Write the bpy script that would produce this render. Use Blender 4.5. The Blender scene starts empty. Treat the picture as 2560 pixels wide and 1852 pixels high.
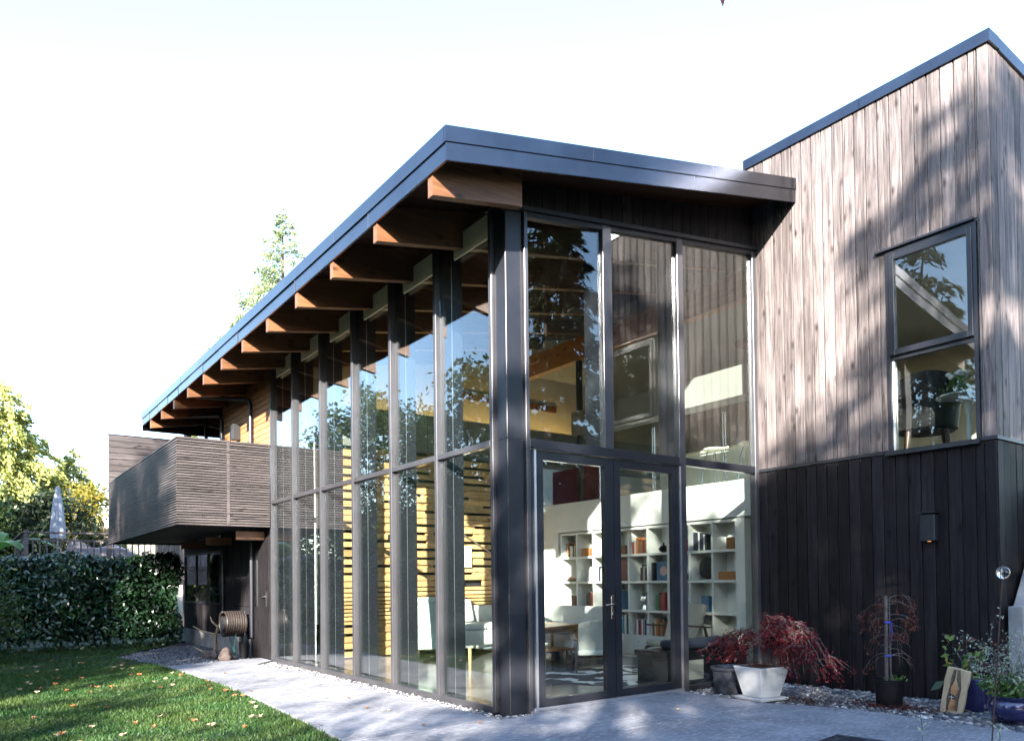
import bpy, bmesh, math, random
import numpy as np
from mathutils import Vector, Matrix
R = random.Random(7)
NP = np.random.default_rng(11)
sc = bpy.context.scene
col = sc.collection
# ------------------------------------------------------------------ camera
cam = bpy.data.cameras.new('camera'); co = bpy.data.objects.new('camera', cam); col.objects.link(co)
CP = Vector((-4.239, -6.175, 1.3))
yaw, pit, rol = math.radians(37.415), math.radians(1.028), math.radians(-0.719)
FW = Vector((math.sin(yaw)*math.cos(pit), math.cos(yaw)*math.cos(pit), math.sin(pit)))
r0 = Vector((math.cos(yaw), -math.sin(yaw), 0)); u0 = r0.cross(FW)
RT = r0*math.cos(rol)+u0*math.sin(rol); UP = u0*math.cos(rol)-r0*math.sin(rol)
co.matrix_world = Matrix(((RT.x, UP.x, -FW.x, CP.x), (RT.y, UP.y, -FW.y, CP.y), (RT.z, UP.z, -FW.z, CP.z), (0, 0, 0, 1)))
cam.sensor_fit = 'HORIZONTAL'; cam.sensor_width = 36.0; cam.lens = 1931.3/2560*36
cam.shift_x = (1280-1371.4)/2560; cam.shift_y = (1415.3-926)/2560
cam.clip_start = 0.05; cam.clip_end = 2000
sc.camera = co
# ------------------------------------------------------------------ sky, sun, exposure
AZ, EL = math.radians(44.0), math.radians(21.5)
TOSUN = Vector((-math.cos(AZ)*math.cos(EL), -math.sin(AZ)*math.cos(EL), math.sin(EL)))
w = bpy.data.worlds.new('World'); sc.world = w; w.use_nodes = True
nt = w.node_tree; nt.nodes.clear()
sk = nt.nodes.new('ShaderNodeTexSky'); sk.sky_type = 'NISHITA'; sk.sun_disc = False
sk.sun_elevation = EL; sk.sun_rotation = math.atan2(TOSUN.x, TOSUN.y); sk.air_density = 1.0; sk.dust_density = 0.5; sk.ozone_density = 2.0
bg = nt.nodes.new('ShaderNodeBackground'); bg.inputs[1].default_value = 0.128
wo = nt.nodes.new('ShaderNodeOutputWorld'); nt.links.new(sk.outputs[0], bg.inputs[0]); nt.links.new(bg.outputs[0], wo.inputs[0])
sl = bpy.data.lights.new('sun', 'SUN'); sl.energy = 5.0; sl.angle = math.radians(0.53); sl.color = (1.0, 0.93, 0.84)
so = bpy.data.objects.new('sun', sl); col.objects.link(so); so.rotation_euler = TOSUN.to_track_quat('Z', 'Y').to_euler(); so.location = TOSUN*60
sc.view_settings.view_transform = 'Standard'; sc.view_settings.look = 'None'; sc.view_settings.gamma = 1; sc.view_settings.use_curve_mapping = False
sc.view_settings.exposure = 2.95
cy = sc.cycles
cy.use_denoising = True
try: cy.denoiser = 'OPENIMAGEDENOISE'
except Exception: pass
cy.max_bounces = 8; cy.diffuse_bounces = 4; cy.glossy_bounces = 4; cy.transmission_bounces = 6; cy.transparent_max_bounces = 16
cy.caustics_reflective = False; cy.caustics_refractive = False; cy.sample_clamp_indirect = 6.0

# ------------------------------------------------------------------ materials
MATS = {}
def nodes(name):
    m = bpy.data.materials.new(name); m.use_nodes = True; t = m.node_tree; t.nodes.clear()
    MATS[name] = m
    return m, t, (lambda k, **a: mk(t, k, **a)), t.links.new
def mk(t, k, **a):
    n = t.nodes.new('ShaderNode'+k)
    for key, v in a.items():
        if key.startswith('i_'):
            q = key[2:]; n.inputs[int(q) if q.isdigit() else q.replace('_', ' ')].default_value = v
        else: setattr(n, key, v)
    return n
def c4(c): return (c[0], c[1], c[2], 1)
def mat(name, a, b=None, scale=6, stretch=(1, 1, 1), rough=.6, bump=0, bscale=60, spec=.5, metal=0, rnd=0, detail=5, lo=.35, hi=.65, coat=0):
    """principled surface: two colours mixed by noise on world position, per-object brightness scatter, fine bump"""
    m, t, N, L = nodes(name)
    out = N('OutputMaterial'); p = N('BsdfPrincipled', i_Roughness=rough, i_Metallic=metal)
    p.inputs['Specular IOR Level'].default_value = spec; p.inputs['Coat Weight'].default_value = coat
    L(p.outputs[0], out.inputs[0])
    g = N('NewGeometry'); mp = N('Mapping'); mp.inputs['Scale'].default_value = stretch; L(g.outputs['Position'], mp.inputs[0])
    oi = N('ObjectInfo'); ad = N('VectorMath', operation='ADD'); sc_ = N('VectorMath', operation='SCALE'); sc_.inputs[3].default_value = 37
    cb = N('CombineXYZ'); [L(oi.outputs['Random'], cb.inputs[i]) for i in range(3)]
    L(cb.outputs[0], sc_.inputs[0]); L(mp.outputs[0], ad.inputs[0]); L(sc_.outputs[0], ad.inputs[1])
    vec = ad.outputs[0] if rnd else mp.outputs[0]
    nz = N('TexNoise', i_Scale=scale, i_Detail=detail, i_Roughness=.62); L(vec, nz.inputs['Vector'])
    rp = N('ValToRGB'); rp.color_ramp.elements[0].position = lo; rp.color_ramp.elements[1].position = hi
    rp.color_ramp.elements[0].color = c4(a); rp.color_ramp.elements[1].color = c4(b or a)
    L(nz.outputs[0], rp.inputs[0]); src = rp.outputs[0]
    if rnd:
        mr = N('MapRange', i_3=1-rnd, i_4=1+rnd); L(oi.outputs['Random'], mr.inputs[0])
        hs = N('HueSaturation'); L(mr.outputs[0], hs.inputs['Value']); L(src, hs.inputs['Color']); src = hs.outputs[0]
    L(src, p.inputs['Base Color'])
    if bump:
        n2 = N('TexNoise', i_Scale=bscale, i_Detail=4); L(vec, n2.inputs['Vector'])
        bp = N('Bump', i_Strength=bump, i_Distance=.01); L(n2.outputs[0], bp.inputs['Height']); L(bp.outputs[0], p.inputs['Normal'])
    return m
def board_mat(name, dark, light, axis, knots=True, rough=.55, rnd=.25, spec=.35):
    """stained softwood: grain along axis, growth bands, dark knots, saw marks, per-board tone"""
    m, t, N, L = nodes(name)
    out = N('OutputMaterial'); p = N('BsdfPrincipled', i_Roughness=rough); p.inputs['Specular IOR Level'].default_value = spec
    L(p.outputs[0], out.inputs[0])
    g = N('NewGeometry'); oi = N('ObjectInfo'); cb = N('CombineXYZ'); [L(oi.outputs['Random'], cb.inputs[i]) for i in range(3)]
    s1 = N('VectorMath', operation='SCALE'); s1.inputs[3].default_value = 53; L(cb.outputs[0], s1.inputs[0])
    ad = N('VectorMath', operation='ADD'); L(g.outputs['Position'], ad.inputs[0]); L(s1.outputs[0], ad.inputs[1])
    st = [9, 9, 9]; st[axis] = .55
    mp = N('Mapping'); mp.inputs['Scale'].default_value = st; L(ad.outputs[0], mp.inputs[0])
    sk_ = [7, 7, 7]; sk_[axis] = 3.2
    mk_ = N('Mapping'); mk_.inputs['Scale'].default_value = sk_; L(ad.outputs[0], mk_.inputs[0])
    vo = N('TexVoronoi', i_Scale=1.0, i_Randomness=1.0); L(mk_.outputs[0], vo.inputs['Vector'])
    kn = N('MapRange', i_1=.03, i_2=.23, i_3=1 if knots else 0, i_4=0); L(vo.outputs['Distance'], kn.inputs[0])
    wv = N('TexNoise', i_Scale=3.0, i_Detail=6, i_Roughness=.7, i_Distortion=.6); L(mp.outputs[0], wv.inputs['Vector'])
    big = N('TexNoise', i_Scale=.9, i_Detail=2); L(ad.outputs[0], big.inputs['Vector'])
    rp = N('ValToRGB'); e = rp.color_ramp.elements; e[0].position = .3; e[1].position = .72; e[0].color = c4(dark); e[1].color = c4(light)
    L(wv.outputs[0], rp.inputs[0])
    m1 = N('MixRGB', blend_type='MULTIPLY', i_2=c4((.22, .2, .2))); L(kn.outputs[0], m1.inputs[0]); L(rp.outputs[0], m1.inputs[1])
    mr = N('MapRange', i_3=1-rnd, i_4=1+rnd); L(oi.outputs['Random'], mr.inputs[0])
    mb = N('MapRange', i_1=.3, i_2=.7, i_3=.75, i_4=1.2); L(big.outputs[0], mb.inputs[0])
    mu = N('Math', operation='MULTIPLY'); L(mr.outputs[0], mu.inputs[0]); L(mb.outputs[0], mu.inputs[1])
    hs = N('HueSaturation'); L(mu.outputs[0], hs.inputs['Value']); L(m1.outputs[0], hs.inputs['Color']); L(hs.outputs[0], p.inputs['Base Color'])
    sw = [4, 4, 4]; sw[axis] = 110
    ms = N('Mapping'); ms.inputs['Scale'].default_value = sw; L(g.outputs['Position'], ms.inputs[0])
    saw = N('TexNoise', i_Scale=1.0, i_Detail=2); L(ms.outputs[0], saw.inputs['Vector'])
    a2 = N('Math', operation='MULTIPLY_ADD', i_1=.35); L(saw.outputs[0], a2.inputs[0]); L(wv.outputs[0], a2.inputs[2])
    bp = N('Bump', i_Strength=.5, i_Distance=.006); L(a2.outputs[0], bp.inputs['Height']); L(bp.outputs[0], p.inputs['Normal'])
    return m
def leaf_mat(name, a, b, rough=.5, trans=.35, spec=.4, tcol=None):
    m, t, N, L = nodes(name)
    out = N('OutputMaterial'); p = N('BsdfPrincipled', i_Roughness=rough); p.inputs['Specular IOR Level'].default_value = spec
    g = N('NewGeometry'); rp = N('ValToRGB'); rp.color_ramp.elements[0].color = c4(a); rp.color_ramp.elements[1].color = c4(b)
    L(g.outputs['Random Per Island'], rp.inputs[0]); L(rp.outputs[0], p.inputs['Base Color'])
    tr = N('BsdfTranslucent'); hs = N('HueSaturation', i_Saturation=1.1, i_Value=1.3); L(rp.outputs[0], hs.inputs['Color']); L(hs.outputs[0], tr.inputs[0])
    mx = N('MixShader', i_0=trans); L(p.outputs[0], mx.inputs[1]); L(tr.outputs[0], mx.inputs[2]); L(mx.outputs[0], out.inputs[0])
    return m
def glass_mat(name, tint=(.83, .92, .87), k=1.7):
    m, t, N, L = nodes(name)
    out = N('OutputMaterial'); tr = N('BsdfTransparent', i_Color=c4(tint)); gl = N('BsdfGlossy', i_Roughness=0.0, i_Color=(1, 1, 1, 1))
    lw = N('LayerWeight', i_Blend=.5); p5 = N('Math', operation='POWER', i_1=5.0); L(lw.outputs['Facing'], p5.inputs[0])
    mu = N('Math', operation='MULTIPLY_ADD', i_1=.96*k/2, i_2=.04*k/2, use_clamp=True); L(p5.outputs[0], mu.inputs[0])
    g = N('NewGeometry'); nz = N('TexNoise', i_Scale=.9, i_Detail=1.5); L(g.outputs['Position'], nz.inputs['Vector'])
    bp = N('Bump', i_Strength=.06, i_Distance=.05); L(nz.outputs[0], bp.inputs['Height']); L(bp.outputs[0], gl.inputs['Normal'])
    mx = N('MixShader'); L(mu.outputs[0], mx.inputs[0]); L(tr.outputs[0], mx.inputs[1]); L(gl.outputs[0], mx.inputs[2]); L(mx.outputs[0], out.inputs[0])
    return m
def emit_mat(name, c, s):
    m, t, N, L = nodes(name); out = N('OutputMaterial'); e = N('Emission', i_Color=c4(c), i_Strength=s); L(e.outputs[0], out.inputs[0]); return m

M_wall = board_mat('sunlit_stained_cedar', (.03, .0255, .0255), (.2, .17, .165), 2, spec=.12)  # upper cladding, paler because its sunlight is put into the stain colour
M_gable = board_mat('shaded_stained_cedar', (.0045, .0043, .0053), (.024, .021, .0225), 2, spec=.1, rnd=.45)  # darker copy of the cladding stain, with the shade put into the colour
M_slat = board_mat('weathered_slat_wood_x', (.028, .024, .025), (.085, .073, .071), 0, rnd=.15, spec=.2)
M_slaty = board_mat('weathered_slat_wood_y', (.028, .024, .025), (.085, .073, .071), 1, rnd=.15, spec=.2)
M_cedar = board_mat('cedar_siding', (.2, .085, .035), (.42, .2, .085), 1, rough=.5, rnd=.15)
M_fir = board_mat('fir_slats', (.34, .2, .085), (.54, .35, .165), 0, rough=.4, rnd=.16)
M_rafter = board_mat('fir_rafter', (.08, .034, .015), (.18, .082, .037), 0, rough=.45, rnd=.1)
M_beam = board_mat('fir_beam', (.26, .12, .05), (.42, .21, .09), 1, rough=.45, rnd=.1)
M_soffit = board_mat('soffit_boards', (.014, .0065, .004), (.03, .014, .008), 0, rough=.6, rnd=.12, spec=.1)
M_steel = mat('dark_painted_steel', (.010, .011, .015), (.015, .016, .021), scale=2, rough=.36, spec=.35, bump=.02, bscale=9)
M_mull = mat('grey_anodised_frame', (.055, .055, .063), (.075, .075, .083), scale=2, rough=.3, metal=.5)
M_fascia = mat('dark_metal_flashing', (.075, .078, .092), (.11, .114, .13), scale=1.2, rough=.26, metal=1.0, bump=.1, bscale=3)
M_alu = mat('silver_aluminium', (.55, .55, .58), rough=.35, metal=.9)
M_chrome = mat('brushed_chrome', (.7, .7, .72), rough=.18, metal=1)
M_glass = glass_mat('tinted_glass', (.925, .955, .94), 3.2)
M_clear = glass_mat('clear_glass', (.96, .98, .97), 1.1)
M_white = mat('white_paint', (.6, .6, .57), (.66, .66, .63), scale=1.5, rough=.55)
M_plaster = mat('warm_plaster', (.4, .365, .29), (.46, .42, .33), scale=1.5, rough=.7)
M_grey = mat('grey_cabinet', (.16, .165, .15), (.2, .2, .185), scale=1.2, rough=.5)
M_floor = mat('polished_concrete_floor', (.05, .052, .052), (.1, .1, .098), scale=2.5, rough=.22, spec=.5)
M_dark = mat('near_black', (.012, .012, .013), rough=.6)
M_black = mat('black_lacquer', (.01, .011, .014), rough=.2, spec=.6)
M_foundation = mat('foundation_concrete', (.17, .17, .17), (.27, .265, .26), scale=3, rough=.85, bump=.3, bscale=50)
M_fabric = mat('white_fabric', (.4, .41, .39), (.46, .47, .45), scale=40, rough=.9, bump=.2, bscale=300)
M_mint = mat('pale_green_upholstery', (.36, .43, .38), (.4, .47, .42), scale=30, rough=.85, bump=.2, bscale=260)
M_beige = mat('beige_upholstery', (.3, .265, .21), (.34, .31, .25), scale=30, rough=.9, bump=.2, bscale=260)
M_teak = board_mat('teak', (.2, .075, .025), (.36, .15, .05), 0, knots=False, rough=.35, rnd=.05)
M_legdark = mat('dark_walnut', (.05, .026, .016), (.08, .04, .022), scale=6, stretch=(1, 1, .2), rough=.4)
M_bark = mat('bark', (.06, .045, .035), (.13, .1, .08), scale=9, stretch=(1, 1, .25), rough=.9, bump=.6, bscale=25)
M_greybark = mat('grey_twig_bark', (.055, .046, .042), (.12, .105, .095), scale=20, rough=.85)
M_navy = mat('navy_glaze', (.012, .014, .06), (.02, .022, .09), scale=8, rough=.12, spec=.7, coat=.4)
M_whitepot = mat('white_pot', (.4, .4, .4), (.5, .5, .5), scale=7, rough=.6, bump=.15, bscale=90)
M_blackpot = mat('black_plastic', (.005, .005, .006), (.009, .009, .01), scale=9, rough=.5, spec=.2)
M_oldpot = mat('mottled_dark_pot', (.01, .013, .02), (.07, .078, .095), scale=14, rough=.5, lo=.45, hi=.75)
M_soil = mat('soil', (.03, .02, .014), (.06, .04, .028), scale=30, rough=.95, bump=.8, bscale=80)
M_plank = board_mat('live_edge_wood', (.38, .27, .15), (.55, .42, .26), 2, knots=False, rough=.6, rnd=.05)
M_plankdark = mat('charred_bark_edge', (.05, .035, .025), (.12, .085, .055), scale=30, rough=.9)
M_rust = mat('rusty_iron', (.03, .018, .014), (.07, .035, .022), scale=25, rough=.7, metal=.4)
def stone_mat(name, cols, rough=.6):
    m, t, N, L = nodes(name); out = N('OutputMaterial'); p = N('BsdfPrincipled', i_Roughness=rough); L(p.outputs[0], out.inputs[0]); g = N('NewGeometry'); r = N('ValToRGB'); r.color_ramp.interpolation = 'CONSTANT'
    while len(r.color_ramp.elements) < len(cols): r.color_ramp.elements.new(.5)
    for i, c in enumerate(cols): r.color_ramp.elements[i].position = i/len(cols); r.color_ramp.elements[i].color = c4(c)
    L(g.outputs['Random Per Island'], r.inputs[0]); nz = N('TexNoise', i_Scale=60, i_Detail=3); L(g.outputs['Position'], nz.inputs['Vector']); mr = N('MapRange', i_1=.3, i_2=.7, i_3=.75, i_4=1.2); L(nz.outputs[0], mr.inputs[0]); hs = N('HueSaturation'); L(mr.outputs[0], hs.inputs['Value']); L(r.outputs[0], hs.inputs['Color']); L(hs.outputs[0], p.inputs['Base Color']); return m
M_pebble = stone_mat('river_pebbles', ((.05, .055, .065), (.09, .09, .1), (.14, .14, .15), (.07, .075, .09), (.2, .19, .18), (.11, .1, .1), (.42, .41, .39), (.06, .06, .07), (.28, .27, .25)))
M_darkpebble = mat('basalt_chip', (.03, .032, .04), (.17, .175, .19), scale=26, rough=.65, detail=1, lo=.35, hi=.75)
M_concrete = None
M_tan = mat('tan_panel', (.74, .68, .52), (.78, .72, .56), scale=2, rough=.7)
M_maroon = mat('maroon_panel', (.16, .02, .035), rough=.4)
M_antler = mat('antler_bone', (.16, .11, .065), (.3, .23, .15), scale=14, rough=.5)
M_hose = mat('brown_hose', (.015, .011, .009), (.028, .021, .018), scale=30, rough=.45)
M_ghose = mat('green_hose', (.03, .12, .09), rough=.4)
M_canvas = mat('grey_canvas', (.2, .21, .24), (.27, .28, .31), scale=9, rough=.85, bump=.3, bscale=30)
M_deck = mat('weathered_deck_wood', (.06, .048, .044), (.12, .098, .09), scale=14, rough=.85, rnd=.15)
M_tarp = mat('furniture_cover', (.16, .14, .14), (.22, .19, .19), scale=5, rough=.8, bump=.4, bscale=7)
M_roof = mat('roof_membrane', (.06, .06, .06), rough=.8)
L_hedge = leaf_mat('laurel_leaf', (.008, .026, .011), (.022, .055, .021), rough=.28, trans=.12, spec=.6)
L_con = leaf_mat('conifer_needles', (.16, .19, .05), (.42, .42, .13), rough=.6, trans=.3)
L_spr = leaf_mat('pale_spruce_needles', (.11, .15, .07), (.3, .34, .18), rough=.6, trans=.3)
L_dark = leaf_mat('dark_conifer_needles', (.009, .018, .008), (.026, .042, .015), rough=.6, trans=.3)
L_dec = leaf_mat('green_leaves', (.018, .04, .01), (.055, .085, .02), rough=.45, trans=.4)
L_yel = leaf_mat('yellowing_leaves', (.12, .12, .02), (.3, .24, .05), rough=.5, trans=.45)
L_red = leaf_mat('crimson_maple_leaf', (.042, .003, .006), (.15, .0075, .013), rough=.45, trans=.35)
L_rust = leaf_mat('rusty_maple_leaf', (.04, .01, .007), (.12, .03, .014), rough=.55, trans=.3)
L_grass = leaf_mat('grass_blade', (.013, .045, .011), (.04, .1, .024), rough=.5, trans=.3, spec=.25)
def grass_patches():
    t = L_grass.node_tree; rpn = next(n for n in t.nodes if n.type == 'VALTORGB'); g = next(n for n in t.nodes if n.type == 'NEW_GEOMETRY')
    nz = mk(t, 'TexNoise', i_Scale=1.7, i_Detail=4); t.links.new(g.outputs['Position'], nz.inputs['Vector']); mr = mk(t, 'MapRange', i_1=.35, i_2=.65, i_3=0, i_4=1); t.links.new(nz.outputs[0], mr.inputs[0])
    mx = mk(t, 'MixRGB', i_2=(.075, .085, .02, 1)); f = mk(t, 'Math', operation='MULTIPLY', i_1=.45); t.links.new(mr.outputs[0], f.inputs[0]); t.links.new(f.outputs[0], mx.inputs[0])
    tgt = [l.to_socket for l in rpn.outputs[0].links]; t.links.new(rpn.outputs[0], mx.inputs[1]); [t.links.new(mx.outputs[0], q) for q in tgt]
grass_patches()
L_pale = leaf_mat('pale_herb_leaf', (.16, .2, .15), (.36, .4, .32), rough=.6, trans=.3)
L_litter = leaf_mat('red_leaf_litter', (.03, .006, .005), (.1, .018, .01), rough=.6, trans=.2)
L_dry = leaf_mat('dry_brown_leaf', (.2, .1, .045), (.5, .32, .18), rough=.6, trans=.3)
L_fern = leaf_mat('fresh_green_leaf', (.06, .14, .03), (.16, .26, .07), rough=.4, trans=.35)
L_ygrass = leaf_mat('straw_grass', (.2, .19, .1), (.4, .38, .24), rough=.6, trans=.3)
M_flower = mat('white_petals', (.75, .75, .68), rough=.7)
M_cove = emit_mat('warm_cove_light', (1.0, .66, .25), 4.0)
M_bulb = emit_mat('warm_bulb', (1.0, .45, .15), .2)
M_amber = emit_mat('amber_lamp_shade', (1.0, .55, .08), 1.3)
def concrete():
    m, t, N, L = nodes('broom_finished_concrete'); out = N('OutputMaterial'); p = N('BsdfPrincipled', i_Roughness=.8); L(p.outputs[0], out.inputs[0])
    p.inputs['Specular IOR Level'].default_value = .3
    g = N('NewGeometry')
    a = N('TexNoise', i_Scale=1.1, i_Detail=7, i_Roughness=.65, i_Distortion=.4); b = N('TexNoise', i_Scale=14, i_Detail=6, i_Roughness=.7); c = N('TexNoise', i_Scale=90, i_Detail=3)
    mp = N('Mapping'); mp.inputs['Scale'].default_value = (1, 3.2, 1); mp.inputs['Rotation'].default_value = (0, 0, .5); L(g.outputs[0], mp.inputs[0]); L(mp.outputs[0], b.inputs['Vector'])
    for n in (a, c): L(g.outputs[0], n.inputs['Vector'])
    ra = N('ValToRGB'); ra.color_ramp.elements[0].position = .35; ra.color_ramp.elements[1].position = .68; ra.color_ramp.elements[0].color = c4((.105, .107, .12)); ra.color_ramp.elements[1].color = c4((.22, .222, .24))
    L(a.outputs[0], ra.inputs[0])
    rb = N('ValToRGB'); rb.color_ramp.elements[0].position = .5; rb.color_ramp.elements[1].position = .72; rb.color_ramp.elements[0].color = (0, 0, 0, 1); rb.color_ramp.elements[1].color = (1, 1, 1, 1); L(b.outputs[0], rb.inputs[0])
    mx = N('MixRGB', i_2=c4((.36, .362, .385))); L(rb.outputs[0], mx.inputs[0]); L(ra.outputs[0], mx.inputs[1])
    mc = N('MapRange', i_1=.3, i_2=.7, i_3=.86, i_4=1.12); L(c.outputs[0], mc.inputs[0]); hs = N('HueSaturation'); L(mc.outputs[0], hs.inputs['Value']); L(mx.outputs[0], hs.inputs['Color'])
    # efflorescence lines along hairline cracks
    vo = N('TexVoronoi', feature='DISTANCE_TO_EDGE', i_Scale=.42); nz = N('TexNoise', i_Scale=2.5, i_Detail=3); sv = N('VectorMath', operation='MULTIPLY_ADD')
    sv.inputs[1].default_value = (.35, .35, .35); L(nz.outputs['Color'], sv.inputs[0]); L(g.outputs[0], sv.inputs[2]); L(sv.outputs[0], vo.inputs['Vector'])
    cr = N('MapRange', i_1=0, i_2=.012, i_3=.3, i_4=0); L(vo.outputs[0], cr.inputs[0]); m2 = N('MixRGB', i_2=c4((.33, .33, .325))); L(cr.outputs[0], m2.inputs[0]); L(hs.outputs[0], m2.inputs[1])
    L(m2.outputs[0], p.inputs['Base Color'])
    bp = N('Bump', i_Strength=.35, i_Distance=.006); L(b.outputs[0], bp.inputs['Height']); L(bp.outputs[0], p.inputs['Normal'])
    return m
M_concrete = concrete()
def cowhide():
    m, t, N, L = nodes('cowhide'); out = N('OutputMaterial'); p = N('BsdfPrincipled', i_Roughness=.7); L(p.outputs[0], out.inputs[0])
    g = N('NewGeometry'); a = N('TexNoise', i_Scale=2.6, i_Detail=3, i_Distortion=.7); L(g.outputs[0], a.inputs['Vector'])
    r = N('ValToRGB'); r.color_ramp.elements[0].position = .49; r.color_ramp.elements[1].position = .52; r.color_ramp.elements[0].color = c4((.02, .018, .016)); r.color_ramp.elements[1].color = c4((.72, .7, .66))
    L(a.outputs[0], r.inputs[0]); L(r.outputs[0], p.inputs['Base Color']); return m
M_cow = cowhide()
M_lawn = mat('lawn_soil', (.008, .02, .006), (.016, .032, .01), scale=9, rough=.95, bump=.5, bscale=70)
M_ground = mat('garden_ground', (.015, .025, .008), (.03, .035, .015), scale=.8, rough=.95)
M_bed = mat('gravel_bed_base', (.06, .06, .06), (.12, .12, .12), scale=40, rough=.95)

# ------------------------------------------------------------------ mesh helpers
class MB:
    def __init__(s): s.v = []; s.f = []
    def add(s, v, f):
        n = len(s.v); s.v += [tuple(p) for p in v]; s.f += [tuple(i+n for i in q) for q in f]; return s
    def box(s, x0, x1, y0, y1, z0, z1):
        return s.add([(x0, y0, z0), (x1, y0, z0), (x1, y1, z0), (x0, y1, z0), (x0, y0, z1), (x1, y0, z1), (x1, y1, z1), (x0, y1, z1)],
                     [(0, 3, 2, 1), (4, 5, 6, 7), (0, 1, 5, 4), (1, 2, 6, 5), (2, 3, 7, 6), (3, 0, 4, 7)])
    def hexa(s, b, t):      # 4 bottom points, 4 top points
        return s.add(list(b)+list(t), [(0, 3, 2, 1), (4, 5, 6, 7), (0, 1, 5, 4), (1, 2, 6, 5), (2, 3, 7, 6), (3, 0, 4, 7)])
    def prism(s, poly, d):  # polygon of 3d points extruded by vector d
        n = len(poly); P = [Vector(p) for p in poly]; Q = [p+Vector(d) for p in P]
        return s.add(P+Q, [tuple(range(n))[::-1], tuple(range(n, 2*n))]+[(i, (i+1) % n, n+(i+1) % n, n+i) for i in range(n)])
    def tube(s, pts, rad, n=8, cap=True):
        P = [Vector(p) for p in pts]; k = len(P); rad = rad if hasattr(rad, '__len__') else [rad]*k
        vs = []; ref = None
        for i in range(k):
            d = (P[min(i+1, k-1)]-P[max(i-1, 0)]).normalized()
            if ref is None: ref = d.orthogonal().normalized()
            ref = (ref-d*ref.dot(d)); ref = ref.normalized() if ref.length > 1e-6 else d.orthogonal().normalized()
            b = d.cross(ref)
            vs += [P[i]+(ref*math.cos(a)+b*math.sin(a))*rad[i] for a in (2*math.pi*j/n for j in range(n))]
        fs = [(i*n+j, i*n+(j+1) % n, (i+1)*n+(j+1) % n, (i+1)*n+j) for i in range(k-1) for j in range(n)]
        if cap: fs += [tuple(range(n))[::-1], tuple(range((k-1)*n, k*n))]
        return s.add(vs, fs)
    def lathe(s, prof, n=24, c=(0, 0, 0)):
        vs = [(c[0]+r*math.cos(a), c[1]+r*math.sin(a), c[2]+z) for r, z in prof for a in (2*math.pi*j/n for j in range(n))]
        k = len(prof); fs = [(i*n+j, i*n+(j+1) % n, (i+1)*n+(j+1) % n, (i+1)*n+j) for i in range(k-1) for j in range(n)]
        if prof[0][0] > 1e-4: fs.append(tuple(range(n))[::-1])
        if prof[-1][0] > 1e-4: fs.append(tuple(range((k-1)*n, k*n)))
        return s.add(vs, fs)
    def sphere(s, c, r, n=12, m=8):
        rx, ry, rz = r if hasattr(r, '__len__') else (r, r, r)
        vs = [(c[0]+rx*math.sin(t)*math.cos(a), c[1]+ry*math.sin(t)*math.sin(a), c[2]-rz*math.cos(t)) for t in (math.pi*i/m for i in range(m+1)) for a in (2*math.pi*j/n for j in range(n))]
        return s.add(vs, [(i*n+j, i*n+(j+1) % n, (i+1)*n+(j+1) % n, (i+1)*n+j) for i in range(m) for j in range(n)])
    def mesh(s, name, bevel=0, smooth=False, seg=1):
        me = bpy.data.meshes.new(name); me.from_pydata(s.v, [], s.f); me.update()
        if bevel or smooth:
            b = bmesh.new(); b.from_mesh(me)
            if smooth: bmesh.ops.remove_doubles(b, verts=b.verts, dist=1e-5)
            if bevel: bmesh.ops.bevel(b, geom=list(b.edges), offset=bevel, segments=seg, affect='EDGES', profile=.5)
            b.normal_update(); b.to_mesh(me); b.free()
        if smooth:
            me.polygons.foreach_set('use_smooth', [True]*len(me.polygons))
            try: me.set_sharp_from_angle(angle=math.radians(42))
            except Exception: pass
        return me
    def build(s, name, m, parent=None, bevel=0, smooth=False, seg=1, **k):
        return ob(name, s.mesh(name, bevel, smooth, seg), m, parent, **k)
def ob(name, me, m=None, parent=None, loc=(0, 0, 0), rz=0, label=None, cat=None, group=None, kind=None):
    o = bpy.data.objects.new(name, me); col.objects.link(o)
    if m and me and not me.materials: me.materials.append(m)
    o.location = loc; o.rotation_euler = (0, 0, rz)
    if parent: o.parent = parent
    tag(o, label, cat, group, kind); return o
def tag(o, label=None, cat=None, group=None, kind=None):
    for k, v in (('label', label), ('category', cat), ('group', group), ('kind', kind)):
        if v: o[k] = v
    return o
def thing(name, label, cat, loc=(0, 0, 0), rz=0, group=None):
    o = ob(name, None, loc=loc, rz=rz); o.empty_display_size = .2; return tag(o, label, cat, group)
def bx(name, m, parent, x0, x1, y0, y1, z0, z1, bevel=0, **k): return MB().box(x0, x1, y0, y1, z0, z1).build(name, m, parent, bevel, **k)
def np_mesh(name, V, F):
    """V (n,3), F (m,k) -> mesh fast"""
    me = bpy.data.meshes.new(name); V = np.asarray(V, np.float32); F = np.asarray(F, np.int32); m, k = F.shape
    me.vertices.add(len(V)); me.vertices.foreach_set('co', V.ravel()); me.loops.add(m*k); me.loops.foreach_set('vertex_index', F.ravel())
    me.polygons.add(m); me.polygons.foreach_set('loop_start', np.arange(0, m*k, k, dtype=np.int32)); me.polygons.foreach_set('loop_total', np.full(m, k, np.int32))
    me.update(calc_edges=True); return me
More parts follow.
